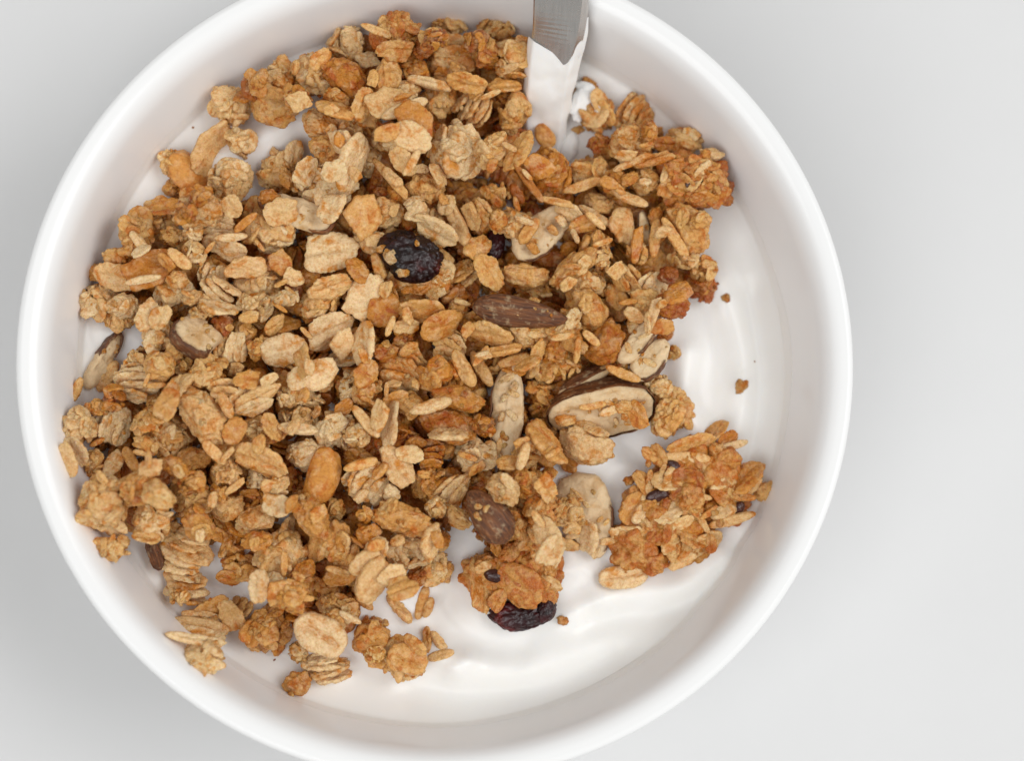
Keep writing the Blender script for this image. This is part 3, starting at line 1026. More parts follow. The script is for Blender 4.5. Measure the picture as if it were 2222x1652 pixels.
# fine crumbs that have worked down to the yogurt under the heap: nobody could count them
def crumb_bed():
    V, F = ico(2)
    V = np.array([tuple(v) for v in V])
    F = np.array(F)
    r = np.random.default_rng(12)
    vs, fs, n = [], [], 0
    spots = []
    while len(spots) < 5200:
        X, Y = frnd.uniform(170, 1560), frnd.uniform(60, 1420)
        if roomy(X, Y, 16):
            spots.append(px(X, Y, YOG_Z))
    spots = np.array(spots)
    level = yog_height(spots[:, 0], spots[:, 1])
    for (x, y), z in zip(spots, level):
        q = Matrix.Rotation(frnd.uniform(0, 6.28), 3, Vector((frnd.gauss(0, 1), frnd.gauss(0, 1), frnd.gauss(0, 1))).normalized())
        s = frnd.uniform(1.3, 3.0)
        v = V * (1 + .16 * r.standard_normal((len(V), 1))) * np.array([1, frnd.uniform(.5, .9), frnd.uniform(.3, .6)]) * s
        vs.append((v @ np.array(q).T + np.array([x, y, z + .25 * s])) * MM)
        fs.append(F + n * len(V))
        n += 1
    return make_mesh('granola_crumbs', np.concatenate(vs), [tuple(f) for f in np.concatenate(fs).tolist()], M['core'])


bed = link('granola_crumbs', crumb_bed())
bed.color = (0.60, 0.27, 0.05, 1)
tag(bed, 'fine toasted oat crumbs lying on the yogurt beneath the granola heap', 'crumbs', kind='stuff')

# ---- read the list
ENTRIES = []
for crop, txt in PIECES.items():
    for it in txt.replace('\n', ' ').split(';'):
        w = it.split()
        if not w:
            continue
        X, Y = at(crop, float(w[0]), float(w[1]))
        gl = w[2].startswith('*')
        k = w[2].lstrip('*')
        late = k.endswith('!')
        k = k.rstrip('!')
        ENTRIES.append((5 if late else LAYER[k], X, Y, k, gl, float(w[3]) * K * 1.14, float(w[4]) * K * 1.14, float(w[5]), float(w[6])))
CATS = {'oat_flake': 'oat flake', 'oat_sliver': 'oat flake', 'crisp_nugget': 'nugget', 'nut_half': 'nut', 'granola_cluster': 'cluster', 'oat_stack': 'flake bundle', 'rolled_oat': 'oat'}
SPECIAL_LABEL = {(1486, 305): 'round pale crisp nugget perched above the glazed brown cluster',
                 (697, 1379): 'whole cream rolled oat with a deep lengthwise crease above the lone crumb ball',
                 (699, 1035): 'smooth golden nut half wedged in the middle of the lower heap',
                 (995, 335): 'large cream popcorn-like granola cluster left of the spoon tip',
                 (975, 924): 'glossy orange bead-shaped crisp nugget with a pale underside',
                 (710, 545): 'broad flat cream oat flake lying face up next to the dark raisin',
                 (406, 374): 'flat tan nut chip tilted against the bowl wall side of the heap'}


def put_entry(e):
    _, X, Y, k, gl, L, W, a, tn = e
    rnd = random.Random(int(X * 31 + Y * 17))
    nm, mk = MAKERS[k]
    tn += -.3 if X < 950 and Y < 1000 else (.2 if X > 1000 and Y < 800 else 0)      # paler oats in the left of the heap
    ps = mk(rnd, L, W, a, tn, gl)
    o = place(nm, ps, X, Y, sink=SINK[k] - (0 if inside(X, Y, HEAP) else 28))
    lab = auto_label(nm, L, tn, X, Y)
    grp = GROUPS[nm]
    for (sx, sy), s in SPECIAL_LABEL.items():
        if math.hypot(X - sx, Y - sy) < 6:
            lab = s
    tag(o, lab, CATS[nm], grp)


for e in sorted((q for q in ENTRIES if q[0] <= 2), key=lambda q: q[0]):
    put_entry(e)

# ------------------------------------------------------------------ almonds, fruit and the large clusters


def band_mesh(name, me_out, T, i0, i1, mat, seed):
    """skin left round part of an almond slice's edge"""
    seg = len(me_out)
    prof = [(.955, .53), (1.015, .50), (1.05, .2), (1.05, -.25), (1.01, -.5), (.95, -.52)]
    n = i1 - i0
    verts, faces = [], []
    for k in range(n + 1):
        x, y = me_out[(i0 + k) % seg]
        e = min(1, k / 2.5, (n - k) / 2.5)
        for (f, h) in prof:
            jit = 1 + .02 * noise.noise(Vector((k * .7, h * 3, seed)))
            f2 = .955 + (f - .955) * e
            verts.append((x * f2 * jit, y * f2 * jit, h * T * (1 + .06 * noise.noise(Vector((k * .5, 2, seed))))))
    m = len(prof)
    for k in range(n):
        for j in range(m - 1):
            faces.append((k * m + j, k * m + j + 1, (k + 1) * m + j + 1, (k + 1) * m + j))
        faces.append((k * m + m - 1, k * m, (k + 1) * m, (k + 1) * m + m - 1))
    faces.append(tuple(range(m)))
    faces.append(tuple(n * m + j for j in reversed(range(m))))
    return make_mesh(name, verts, faces, mat)


def outline(me, seg=56):
    a = VARR[me.name]
    k = 1 + 8 * seg          # ring with f = 1
    return [tuple(a[k + i][:2]) for i in range(seg)]


def raw_piece(name, me, scale, R, off, col):
    p = Piece.__new__(Piece)
    p.name, p.me, p.col, p.rot = name, me, col, R
    p.sc = np.array([scale] * 3)
    p.mat = np.array(R) * scale
    p.off = np.array(off, float)
    return p


KCOL = (0.76, 0.56, 0.33, 1)


def slice_pieces(seed, L, W, T, R, skins, off=(0, 0, 0), tear=.35, breaks=0, col=KCOL, curl=.05):
    ker = flake_mesh('almond_kernel_form', M['kernel'], seed, width=W / L, thick=T / L, breaks=breaks, crease=0, curl=curl, rough=.75, tear=tear)
    ps = [raw_piece('kernel', ker, L, R, off, col)]
    out = outline(ker)
    for (i0, i1) in [(int(p * 1.4), int(q * 1.4)) for p, q in skins]:
        ps.append(raw_piece('skin', band_mesh('almond_skin_form', out, T / L, i0, i1, M['skin'], seed), L, R, off, (1, 1, 1, 1)))
    ps += face_crumbs(seed, L, W, T * .5, R, int(3 + L * W / 14))
    return ps


def face_crumbs(seed, L, W, T, R, n):
    r = random.Random(seed)
    ps = []
    for k in range(n):
        a, q = r.uniform(0, 6.28), math.sqrt(r.random()) * .42
        v = R @ Vector((math.cos(a) * q * L, math.sin(a) * q * W, T))
        s = r.uniform(.5, 1.7)
        if r.random() < .3:
            ps.append(Piece('oat_flake', r.choice(ST + SH), s * 2.2, s * 1.0, s * .6, R @ Rz(r.uniform(0, 360)), v, tone(.5, r)))
        else:
            ps.append(Piece('oat_crumb', r.choice(CRUMB), s, s * .75, s * .45, R @ Rz(r.uniform(0, 360)), v, tone(.9, r)))
    return ps


def dome_mesh(name, out, depth, mat, seed):
    seg = len(out)
    verts, rows = [], []
    for f in (1.03, 1.045, 1.0, .9, .75, .55, .3, 0):
        h = {1.03: .10, 1.045: 0}.get(f, -math.sqrt(max(0, 1 - f * f)) if f < 1 else -.12)
        pts = [(0, 0)] if f == 0 else [(x * f, y * f) for x, y in out]
        rows.append(len(pts))
        for x, y in pts:
            wr = 1 + .05 * noise.noise(Vector((x * 3, y * 26, seed)))
            verts.append((x, y, h * depth * wr))
    return make_mesh(name, verts, lathe_faces(rows, seg), mat)


def almond_half(seed, L, W, depth, R, off=(0, 0, 0), breaks=0, tear=.35):
    ker = flake_mesh('almond_kernel_form', M['kernel'], seed, width=W / L, thick=.09, breaks=breaks, crease=.6, curl=.02, rough=.55, tear=tear)
    sk = dome_mesh('almond_skin_form', outline(ker), depth / L, M['skin'], seed)
    return [raw_piece('kernel', ker, L, R, off, KCOL), raw_piece('skin', sk, L, R, off, (1, 1, 1, 1))] + face_crumbs(seed, L, W, .05 * L, R, 20)


def almond_whole_mesh(seed):
    V, F = ICO4
    verts = []
    for v in V:
        d = v.normalized()
        x = v.x
        s = 1 + .05 * noise.noise(d * 2 + Vector((seed, 0, 0)))
        w = .62 * (1 - .55 * x)
        wr = 1 + .05 * noise.noise(Vector((x * 3, math.atan2(d.z, d.y) * 5, seed)))
        verts.append((x * s, v.y * w * s * wr, v.z * w * .62 * s * wr))
    return make_mesh('almond_form', verts, F, M['skin'])


def wrinkled_mesh(name, mat, seed, asp, amp=.16, bend=0.0):
    V, F = ICO5
    off = Vector((seed, seed * .7, seed * 1.3))
    verts = []
    for v in V:
        d = v.normalized()
        q = d * 1.9 + off + Vector((.5, .5, .5)) * noise.noise(d * 1.6 + off)
        s = 1 + .12 * noise.noise(d * 1.5 + off) - amp * (1 - min(1, abs(noise.noise(q * 1.25)) * 4.0)) * .8 - amp * .45 * (1 - min(1, abs(noise.noise(q * 2.9)) * 4.5))
        p = Vector((v.x * asp[0], v.y * asp[1], v.z * asp[2])) * s
        p.y += bend * p.x * p.x
        verts.append(p)
    return make_mesh(name, verts, F, mat)


def at_off(crop, x, y, cx, cy, z):
    return ((x - cx) * K, -(y - cy) * K, z)


def composite(name, crop, cx, cy, rows, extra, label, cat, group=None, sink=80, seed=1, H=3.0, RX=400, RY=300):
    """a large cluster: rows = (kind, x, y, L, W, angle, tone[, z]) in enlargement pixels"""
    rnd = random.Random(seed)
    ps = []
    for r in rows:
        k, x, y, L, W, a, tn = r[:7]
        z = r[7] if len(r) > 7 else H * math.sqrt(max(0.02, 1 - ((x - cx) / RX) ** 2 - ((y - cy) / RY) ** 2))
        off = at_off(crop, x, y, cx, cy, z)
        gl = k.startswith('*')
        k = k.lstrip('*')
        q = 1.22 if 'core' in k else 1.2
        L, W = L * K * q, W * K * q
        if k == 'f':
            p = flake_piece(rnd, L, W, a, tn, gl=gl, maxtilt=62)
        elif k == 'sh':
            p = flake_piece(rnd, L, W, a, tn, forms=SH)
        elif k == 'e':
            p = make_sliver(rnd, L, W, a, tn, gl)[0]
        elif k == 'n':
            p = make_nugget(rnd, L, W, a, tn, gl)[0]
        elif k == 'o':
            p = make_whole(rnd, L, W, a, tn)[0]
        elif k == 'core':
            p = Piece('core', rnd.choice(COG if gl else CO), L, W, min(L, W) * .75, Rz(a), (0, 0, 0), tone(tn, rnd))
        elif k == 'cr':
            p = Piece('crumb', rnd.choice(CRUMB), L, W, W * .8, Rz(a), (0, 0, 0), tone(tn, rnd))
        elif k == 'seed':
            p = Piece('flax_seed', SEED[0], L, W, W * .6, Rz(a) @ Rx(15), (0, 0, 0), (1, 1, 1, 1))
        p.off = np.array(off)
        ps.append(p)
    ps += extra
    X, Y = at(crop, cx, cy)
    o = place(name, ps, X, Y, sink=sink)
    tag(o, label, cat, group)
    return o


def scatter(rnd, n, cx, cy, rx, ry, tn, gl=False, lo=120, hi=230):
    rows = []
    for k in range(n):
        a, q = rnd.uniform(0, 6.28), math.sqrt(rnd.random())
        k = rnd.choice(('f', 'e', 'f', 'n', 'cr'))
        L = rnd.uniform(lo, hi) * (.45 if k == 'cr' else (.75 if k == 'n' else 1))
        W = L * {'f': .6, 'e': .3, 'n': .75, 'cr': .8}[k]
        rows.append((('*' if gl and k != 'cr' else '') + k, cx + rx * q * math.cos(a), cy + ry * q * math.sin(a), L, W, rnd.uniform(0, 180), tn + rnd.uniform(-.5, .5)))
    return rows


srnd = random.Random(5)
# sticky oat slab at the right of the bowl
rows = [('*core', 1330, 640, 560, 460, 60, 1.9, 0), ('*core', 1030, 900, 420, 420, 40, 1.7, 0), ('*core', 1560, 600, 440, 430, -50, 1.9, 0), ('*core', 900, 1200, 420, 380, -40, 1.4, 0),
        ('*core', 1320, 1060, 480, 380, 30, 1.9, -.3), ('*core', 1620, 880, 420, 320, 20, 1.8, -.3), ('core', 1420, 1220, 320, 180, 35, 1.4, -1.2)]
rows += scatter(srnd, 46, 1300, 800, 480, 440, 1.3, True)
rows += [('f', 1330, 400, 360, 140, 15, .8), ('e', 1310, 490, 340, 85, -3, .6), ('f', 1560, 270, 210, 110, 65, .9), ('f', 1660, 330, 160, 100, 30, 2), ('e', 1680, 390, 270, 65, 15, .1),
         ('*n', 1640, 500, 220, 170, 10, 1.8), ('f', 1160, 680, 240, 150, 10, .9), ('*n', 1330, 830, 230, 220, 60, 1.0), ('e', 1620, 690, 220, 75, 30, .6), ('f', 1790, 650, 340, 170, 55, 1.5),
         ('e', 1800, 760, 290, 85, 50, 0), ('n', 1960, 750, 160, 140, 20, .9, .6), ('e', 1600, 930, 190, 95, 15, .6), ('e', 1680, 990, 340, 75, 18, .2), ('f', 890, 890, 260, 190, 60, 1.2),
         ('e', 950, 920, 210, 100, 55, .2), ('f', 1150, 920, 230, 200, 30, .3), ('f', 1270, 1050, 230, 120, 35, .7), ('f', 850, 1120, 310, 160, -25, .1), ('sh', 930, 1300, 260, 150, 5, .2),
         ('o', 800, 1450, 340, 165, 5, -.1, 0), ('f', 1200, 1180, 160, 130, 40, .4), ('e', 1300, 1300, 220, 100, 35, .8, .5), ('f', 1430, 1200, 310, 130, 35, .8, .8), ('*n', 1060, 1330, 210, 180, 0, 1.8, .6),
         ('seed', 1220, 560, 125, 60, -30, 0, 3.6), ('seed', 1070, 800, 165, 85, 15, 0, 3.7), ('seed', 1740, 890, 95, 70, 60, 0, 2.6)]
composite('granola_cluster', 'S1', 1330, 820, rows, [], 'large sticky slab of baked oats and flax seeds resting on bare yogurt', 'cluster', 'granola clusters on the heap', sink=62, seed=3, H=3.6, RX=620, RY=640)

# glazed brown cluster by the wall
rows = [('*core', 1480, 1040, 520, 420, 0, 2.2, 0), ('*core', 1640, 1120, 260, 330, 80, 2.4, -.3)]
rows += scatter(srnd, 30, 1490, 1040, 250, 190, 1.5, True, 90, 170)
rows += [('n', 1640, 850, 180, 95, -5, .7), ('e', 1260, 1010, 170, 60, 70, .4), ('e', 1150, 1010, 150, 55, -40, .7), ('f', 1570, 1000, 170, 90, 30, .6), ('f', 1480, 1090, 160, 110, 60, 1), ('f', 1590, 1140, 150, 90, 50, .8),
         ('f', 1560, 1230, 220, 90, 25, 2.2), ('f', 1270, 1140, 170, 120, 60, .9), ('f', 1690, 1210, 200, 110, 50, 2.2), ('seed', 1440, 1100, 80, 50, 70, 0)]
composite('granola_cluster', 'R3', 1480, 1040, rows, [], 'glazed brown cluster packed with tiny oat pieces against the bowl wall', 'cluster', 'granola clusters on the heap', sink=72, seed=8, H=4.2, RX=330, RY=280)

# cluster smeared with yogurt beside the spoon
smear = [raw_piece('yogurt_smear', lump_mesh('yogurt_smear_form', M['yogurt'], 300 + i, amp=.13, grain=0, asp=(1, .62, .30), fine=.12), s, Rz(a), at_off('R3', x, y, 700, 500, z), (1, 1, 1, 1))
         for i, (x, y, s, a, z) in enumerate(((620, 450, 7.0, 62, 1.4), (660, 350, 4.4, -30, 1.6), (770, 500, 4.6, -50, 2.3), (600, 540, 4.6, 80, 1.3), (745, 620, 3.0, 20, 1.8)))]
rows = [('core', 700, 500, 380, 250, -55, 1.2, 0), ('f', 770, 450, 200, 130, -60, .8), ('f', 740, 580, 240, 140, 60, .9), ('f', 800, 540, 200, 100, -70, .9), ('e', 690, 620, 240, 70, -50, .8), ('n', 820, 520, 170, 120, 70, 1),
        ('cr', 740, 640, 50, 45, 0, .6), ('cr', 830, 470, 60, 45, 0, .8)]
composite('granola_cluster', 'R3', 700, 490, rows, smear, 'granola cluster smeared with white yogurt right beside the spoon', 'cluster', 'granola clusters on the heap', sink=70, seed=21, H=2.7, RX=260, RY=300)

# raisin cluster: a raisin is stuck on oats, the raisin itself is a thing of its own
rows = [('*core', 1150, 640, 520, 300, 10, 1.5, 0), ('*core', 950, 620, 260, 240, 60, 1.4, 0)] + scatter(srnd, 14, 1150, 680, 260, 120, 1.0, True, 110, 200)
rows += [('e', 850, 600, 250, 85, -65, .9), ('*e', 900, 720, 230, 60, -60, .9), ('f', 960, 650, 190, 110, -50, 1), ('*n', 1130, 720, 200, 130, 10, .9), ('f', 1330, 600, 200, 150, 60, .5), ('f', 1350, 500, 170, 120, -60, 1.0),
         ('e', 1080, 850, 320, 55, 5, .9), ('f', 1290, 740, 160, 100, 30, .6), ('cr', 1230, 760, 70, 60, 0, 1), ('cr', 1320, 680, 70, 60, 0, .6)]
composite('granola_cluster', 'R5', 1110, 650, rows, [], 'sticky honeyed oat cluster directly under the dark raisin', 'cluster', 'granola clusters on the heap', sink=76, seed=31, H=3.0, RX=340, RY=260)
o = place('dried_fruit_piece', [raw_piece('fruit', wrinkled_mesh('fruit_piece_form', M['cranberry'], 9.1, (1, .62, .5), .1), 290 * K, Rz(75), (0, 0, 0), (1, 1, 1, 1))], *at('R5', 1715, 380), sink=40)
tag(o, 'dark red dried fruit piece half hidden behind the large almond slice by the raisin', 'dried fruit')


def almond(name, ps, crop, x, y, label, sink=80, zadd=0.0):
    o = place(name, ps, *at(crop, x, y), sink=sink, zadd=zadd)
    return tag(o, label, 'almond', 'almond pieces in the granola')


# flat slice under flakes, right of the raisin
almond('almond_slice', slice_pieces(401, 600 * K, 300 * K, 1.8, Rz(42) @ Rx(8), [(22, 30)], tear=.3), 'R3', 330, 1440, 'flat pale almond slice lying between the dark raisin and the almond sliver on edge', 82)
almond('almond_slice', slice_pieces(402, 640 * K, 250 * K, 1.7, Rz(-20) @ Rx(-12), [(36, 44), (17, 23)], tear=-.3), 'R4', 1960, 120, 'long pointed pale almond slice with brown skin at its tips', 84)
almond('almond_chunk', slice_pieces(403, 440 * K, 340 * K, 3.3, Rz(-38) @ Rx(-32), [(21, 39)], tear=.1, breaks=4), 'R4', 1180, 1080, 'blocky cream almond chunk with a brown skin edge', 80)
almond('almond_sliver', slice_pieces(404, 520 * K, 150 * K, 2.4, Rz(60) @ Rx(35), [(36, 48)], tear=.2), 'R4', 440, 1280, 'tall thin almond sliver with a brown tip leaning by the bowl wall', 80)
almond('almond_sliver', slice_pieces(405, 370 * K, 90 * K, 3.4, Rz(-80) @ Rx(12), [(0, 38)], tear=.1), 'R3', 1125, 1450, 'brown skinned almond sliver standing on edge between two oat slivers', 84)
almond('almond_sliver', slice_pieces(406, 500 * K, 170 * K, 2.2, Rz(50) @ Rx(-20), [(24, 36)], tear=.15), 'R6', 1090, 750, 'cream almond sliver with a brown streak beside the golden round nugget', 84)
almond('almond_slice', slice_pieces(407, 400 * K, 230 * K, 2.4, Rz(50) @ Rx(-15), [(22, 34)], tear=.2), 'R6', 1170, 910, 'greyish almond slice with a dark skin corner dipping into bare yogurt', 84)
almond('almond_slice', slice_pieces(408, 500 * K, 150 * K, 2.6, Rz(33) @ Rx(48), [(2, 19)], tear=.2), 'R6', 650, 1090, 'almond slice on edge with a grey-brown skin line on top of the big almond half', 86, .8)

# strip of almond skin on an oat crust
rows = [('core', 330, 650, 540, 190, -8, 1.2, 0), ('core', 520, 610, 230, 190, 40, 1.0, .2), ('n', 170, 700, 200, 140, -20, 1.1, .8), ('f', 300, 690, 180, 120, 20, .9, 1.6), ('f', 430, 690, 220, 110, -30, .8, 1.7), ('e', 500, 650, 220, 70, 45, .4, 2), ('f', 560, 600, 170, 110, 50, .6, 2),
        ('cr', 250, 470, 90, 60, 0, 1.4, 2.9), ('cr', 210, 480, 70, 50, 0, 1.2, 2.9), ('cr', 390, 640, 80, 60, 0, .8, 2.2), ('cr', 600, 650, 60, 50, 0, .6, 1.4), ('f', -40, 580, 180, 130, -60, 1.4, .4)]
composite('granola_cluster', 'R6', 260, 600, rows, [], 'long oat crust stuck beneath the brown almond strip', 'cluster', 'granola clusters on the heap', sink=76, seed=41, H=2.2, RX=330, RY=200)
st = raw_piece('almond', almond_whole_mesh(5.0), 1, Rz(-9) @ Rx(20), (0, 0, 0), (1, 1, 1, 1))
p = Piece('almond', st.me, 760 * K, 260 * K, 160 * K, Rz(-9) @ Rx(20), (0, 0, 0), (1, 1, 1, 1))
almond('almond', [p] + face_crumbs(71, 640 * K, 170 * K, 1.55, Rz(-9), 14), 'R6', 150, 545, 'long dark brown almond strip dusted with crumbs lying on an oat crust', 74)

# big almond half
crust = [Piece('oat_flake', ST[i % 8] if w < 90 else NU[i], l * K, w * K, w * K * .8, Rz(a), at_off('R6', x, y, 790, 1320, z), tone(.7, srnd)) for i, (x, y, l, w, a, z) in
         enumerate(((490, 1400, 180, 100, 0, 1.2), (690, 1475, 320, 130, -18, -.4), (950, 1290, 180, 120, 10, 2.4), (840, 1330, 170, 80, 20, 2.2), (1090, 1430, 130, 80, 10, .6), (700, 1290, 230, 70, 8, 2.8), (1000, 1380, 150, 90, -20, 1.4)))]
almond('almond', almond_half(411, 860 * K, 500 * K, 7.0, Rz(8) @ Rx(46), tear=-.2) + crust, 'R6', 790, 1310, 'large halved almond with brown skin and an oat-dusted cut face', 74)
# upright slab
bits = [Piece('oat_crumb', CRUMB[i % 5], s * K, s * K * .6, s * K * .4, Rz(a), at_off('R8', x, y, 1830, 290, z), tone(.3, srnd)) for i, (x, y, s, a, z) in enumerate(((1880, 90, 120, 60, 1.6), (1780, 330, 100, 75, 1.6), (1800, 180, 90, 60, 1.6)))]
almond('almond_slab', slice_pieces(412, 770 * K, 270 * K, 2.6, Rz(86) @ Rx(-16), [(3, 19)], tear=.12, breaks=1) + bits, 'R8', 1820, 260, 'upright pale almond slab with a dark skin edge and oat dust', 84)
# whole brown almond
p = Piece('almond', almond_whole_mesh(9.0), 500 * K, 310 * K, 210 * K, Rz(-52 + 180) @ Rx(-10), (0, 0, 0), (1, 1, 1, 1))
almond('almond', [p] + face_crumbs(72, 360 * K, 220 * K, 2.2, Rz(128), 5), 'R8', 1680, 1060, 'whole brown almond with ridged skin poking out of the lower heap', 92)
# big almond slice on the yogurt
almond('almond_slice', slice_pieces(413, 720 * K, 400 * K, 2.2, Rz(-74) @ Rx(10), [(2, 12)], tear=.8), 'S1', 560, 950, 'large smooth pale almond slice pointing down over the bare yogurt', 88, .4)
# scrap of grey skin
sc = flake_mesh('skin_scrap_form', M['skin'], 415, width=.5, thick=.12, crease=0, curl=.35, rough=.8)
o = place('skin_scrap', [Piece('skin', sc, 270 * K, 130 * K, 1.4, Rz(-68) @ Rx(30), (0, 0, 0), (1, 1, 1, 1))], *at('R7', 850, 1360), sink=86)
tag(o, 'greyish brown scrap of nut skin curled against a stacked oat bundle', 'nut skin')

p = raw_piece('cranberry', wrinkled_mesh('cranberry_form', M['cranberry'], 6.2, (1, .46, .42), .15, bend=.35), 570 * K, Rz(9), (0, 0, 0), (1, 1, 1, 1))
q = raw_piece('cranberry_end', wrinkled_mesh('cranberry_end_form', M['cranberry'], 2.2, (1, .8, .75), .10), 230 * K, Rz(60), at_off('S3', 1410, 610, 1240, 650, .9), (1, 1, 1, 1))
o = place('dried_cranberry', [p, q], *at('S3', 1235, 655), sink=84, zadd=.3)
tag(o, 'shiny dark red dried cranberry on the yogurt below the honeyed cluster', 'cranberry')
# cranberry cluster
rows = [('*core', 1180, 300, 420, 400, 80, 1.6, 0), ('*core', 1330, 380, 380, 380, 70, 1.4, 0), ('*core', 960, 330, 300, 420, 90, 1.5, -.4), ('*core', 1330, 130, 360, 300, 30, 1.6, -.2)]
rows += scatter(srnd, 16, 1230, 260, 270, 240, 1.3, True, 110, 210)
rows += [('*f', 905, 450, 400, 190, 85, 1.0, 1.2), ('*f', 1200, 430, 370, 280, -40, 1.6, 3.6), ('f', 1430, 160, 260, 190, -50, .4), ('*n', 1290, 250, 200, 160, 20, 1.6), ('f', 1420, 420, 210, 110, 5, .6), ('*n', 1130, 180, 190, 140, 40, 2.0), ('e', 910, 290, 130, 80, 30, .4, 2.2), ('*f', 1020, 560, 170, 120, 60, 1.8, 1.8),
         ('*f', 1500, 330, 260, 100, 80, 1.2, .8), ('seed', 1010, 360, 160, 90, -10, 0, 2.6)]
composite('granola_cluster', 'S3', 1200, 300, rows, [], 'glossy honeyed oat cluster with the red cranberry under its edge', 'cluster', 'granola clusters on the heap', sink=68, seed=51, H=3.0, RX=400, RY=420)
o = place('crumb', [Piece('crumb', CRUMB[1], 110 * K, 80 * K, 60 * K, Rz(-10), (0, 0, 0), tone(.4, srnd))], *at('S3', 1545, 700), sink=70)
tag(o, 'pale oat crumb touching the end of the red cranberry', 'crumb', 'loose crumbs')

# small pieces in the gaps that still show the bottom
tries, put = 0, 0
while tries < 14000 and put < 150:
    tries += 1
    X, Y = frnd.uniform(170, 1560), frnd.uniform(60, 1420)
    if not roomy(X, Y, 10):
        continue
    gx_, gy_ = px(X, Y, 36)
    cc = cells(np.array([(gx_ + a * 1.0, gy_ + b * 1.0) for a in (-1, 0, 1) for b in (-1, 0, 1)]))
    if (HM.ravel()[cc] - HM0.ravel()[cc] > 2.0).sum() > 5:
        continue
    L = frnd.uniform(4.0, 6.6)
    tn = frnd.choice((1.5, 2.0, 2.5))  # darker than the top pieces, deepens the gap shade by colour
    nm = frnd.choice(('crisp_nugget', 'oat_flake', 'granola_cluster'))
    if nm == 'oat_flake':
        ps = make_flake(frnd, L, L * .6, frnd.uniform(0, 180), tn)
    elif nm == 'crisp_nugget':
        ps = make_nugget(frnd, L, L * .7, frnd.uniform(0, 180), tn)
    else:
        ps = make_cluster(frnd, L, L * .8, frnd.uniform(0, 180), tn, nf=5)
    o = place(nm, ps, X, Y, sink=70)
    tag(o, unique('%s %s low in a gap %%s' % (TONEW[int(round(tn))], KINDW[nm]), X, Y), CATS[nm], 'lower layer of the granola heap')
    put += 1

# flakes and slivers lie on top of the rest
for e in sorted((q for q in ENTRIES if q[0] > 2), key=lambda q: q[0]):
    put_entry(e)

ra = raw_piece('raisin', wrinkled_mesh('raisin_form', M['raisin'], 4.4, (1, .76, .62), .17), 540 * K, Rz(-22) @ Rx(8), (0, 0, 0), (1, 1, 1, 1))
bits = [Piece('oat_crumb', CRUMB[i % 5], s * K, s * K * .7, s * K * .45, Rz(a), at_off('R5', x, y, 1070, 465, z), tone(.3, srnd)) for i, (x, y, s, a, z) in
        enumerate(((915, 480, 170, -55, 2.3), (1010, 605, 120, 10, 2.2), (1115, 380, 60, -70, 3.6), (840, 410, 100, 20, 1.3)))]
o = place('raisin', [raw_piece('flesh', ra.me, ra.sc[0], ra.rot, (0, 0, 0), (1, 1, 1, 1))] + bits, *at('R5', 1070, 465), sink=64)
tag(o, 'shiny blackish wrinkled raisin with oat crumbs stuck on it', 'raisin')

# small broken flakes strewn over the heap
put = 0
while put < 90:
    X, Y = frnd.uniform(170, 1560), frnd.uniform(60, 1420)
    if not roomy(X, Y, 20) or min(math.hypot(X - a, Y - b) for _, a, b in LANDMARKS) < 72:
        continue
    put += 1
    L = frnd.uniform(2.4, 4.3)
    tn = frnd.uniform(0, 1.8)
    if frnd.random() < .6:
        nm, ps = 'oat_flake', [flake_piece(frnd, L, L * frnd.uniform(.4, .7), frnd.uniform(0, 180), tn, forms=SH)]
    else:
        nm, ps = 'oat_sliver', make_sliver(frnd, L * 1.2, L * .38, frnd.uniform(0, 180), tn)
    o = place(nm, ps, X, Y, sink=84)
    tag(o, unique('broken ' + TONEW[int(round(tn))] + ' ' + KINDW[nm] + ' %s', X, Y), CATS[nm], GROUPS[nm])

# loose crumbs
for crop, x, y, L, W, a, tn, lab in (
        ('R6', 1750, 430, 85, 80, 0, 1.4, 'single small tan crumb on the bare yogurt nearer the glazed cluster'),
        ('R6', 1870, 1115, 150, 110, 70, 1.3, 'single larger tan crumb half sunk in the bare yogurt above the sticky slab'),
        ('S2', 1370, 1190, 215, 195, 20, 1.7, 'lone round golden crumb ball on bare yogurt below the granola heap'),
        ('S2', 1190, 1005, 26, 14, 40, 2.9, 'tiny dark speck on the yogurt above the lone crumb ball'),
        ('R1', 1147, 992, 22, 18, 0, 2.6, 'tiny brown speck stuck to the inner bowl wall'),
        ('S2', 690, 535, 40, 26, 40, 1.8, 'tiny tan crumb on the yogurt below a stacked oat bundle'),
        ('R6', 1975, 925, 16, 14, 0, 3, 'pinhead speck on the bare yogurt between two crumbs')):
    r = random.Random(int(x))
    big = L > 150
    if big:
        ps = make_nugget(r, L * K * 1.15, W * K * 1.15, a, tn)
    else:
        ps = [Piece('crumb', r.choice(CRUMB), L * K, W * K, W * K * .8, Rz(a), (0, 0, 0), tone(tn, r))]
    o = place('crumb', ps, *at(crop, x, y), sink=45)
    tag(o, lab, 'crumb', 'loose crumbs')

# ------------------------------------------------------------------ spoon
SP = [(-560, 1262, 168, 97.5), (-420, 1250, 158, 87.0), (-250, 1238, 143, 74.2), (-109, 1228, 133, 63.7), (0, 1218.5, 125, 55.5), (60, 1214.5, 119, 51.0), (110, 1205, 110, 47.2), (170, 1195, 103, 42.8), (230, 1187, 95, 38.2), (290, 1183, 86, 33.8), (340, 1180, 76, 30.0), (400, 1178, 66, 26.4), (450, 1176, 62, 23.4)]


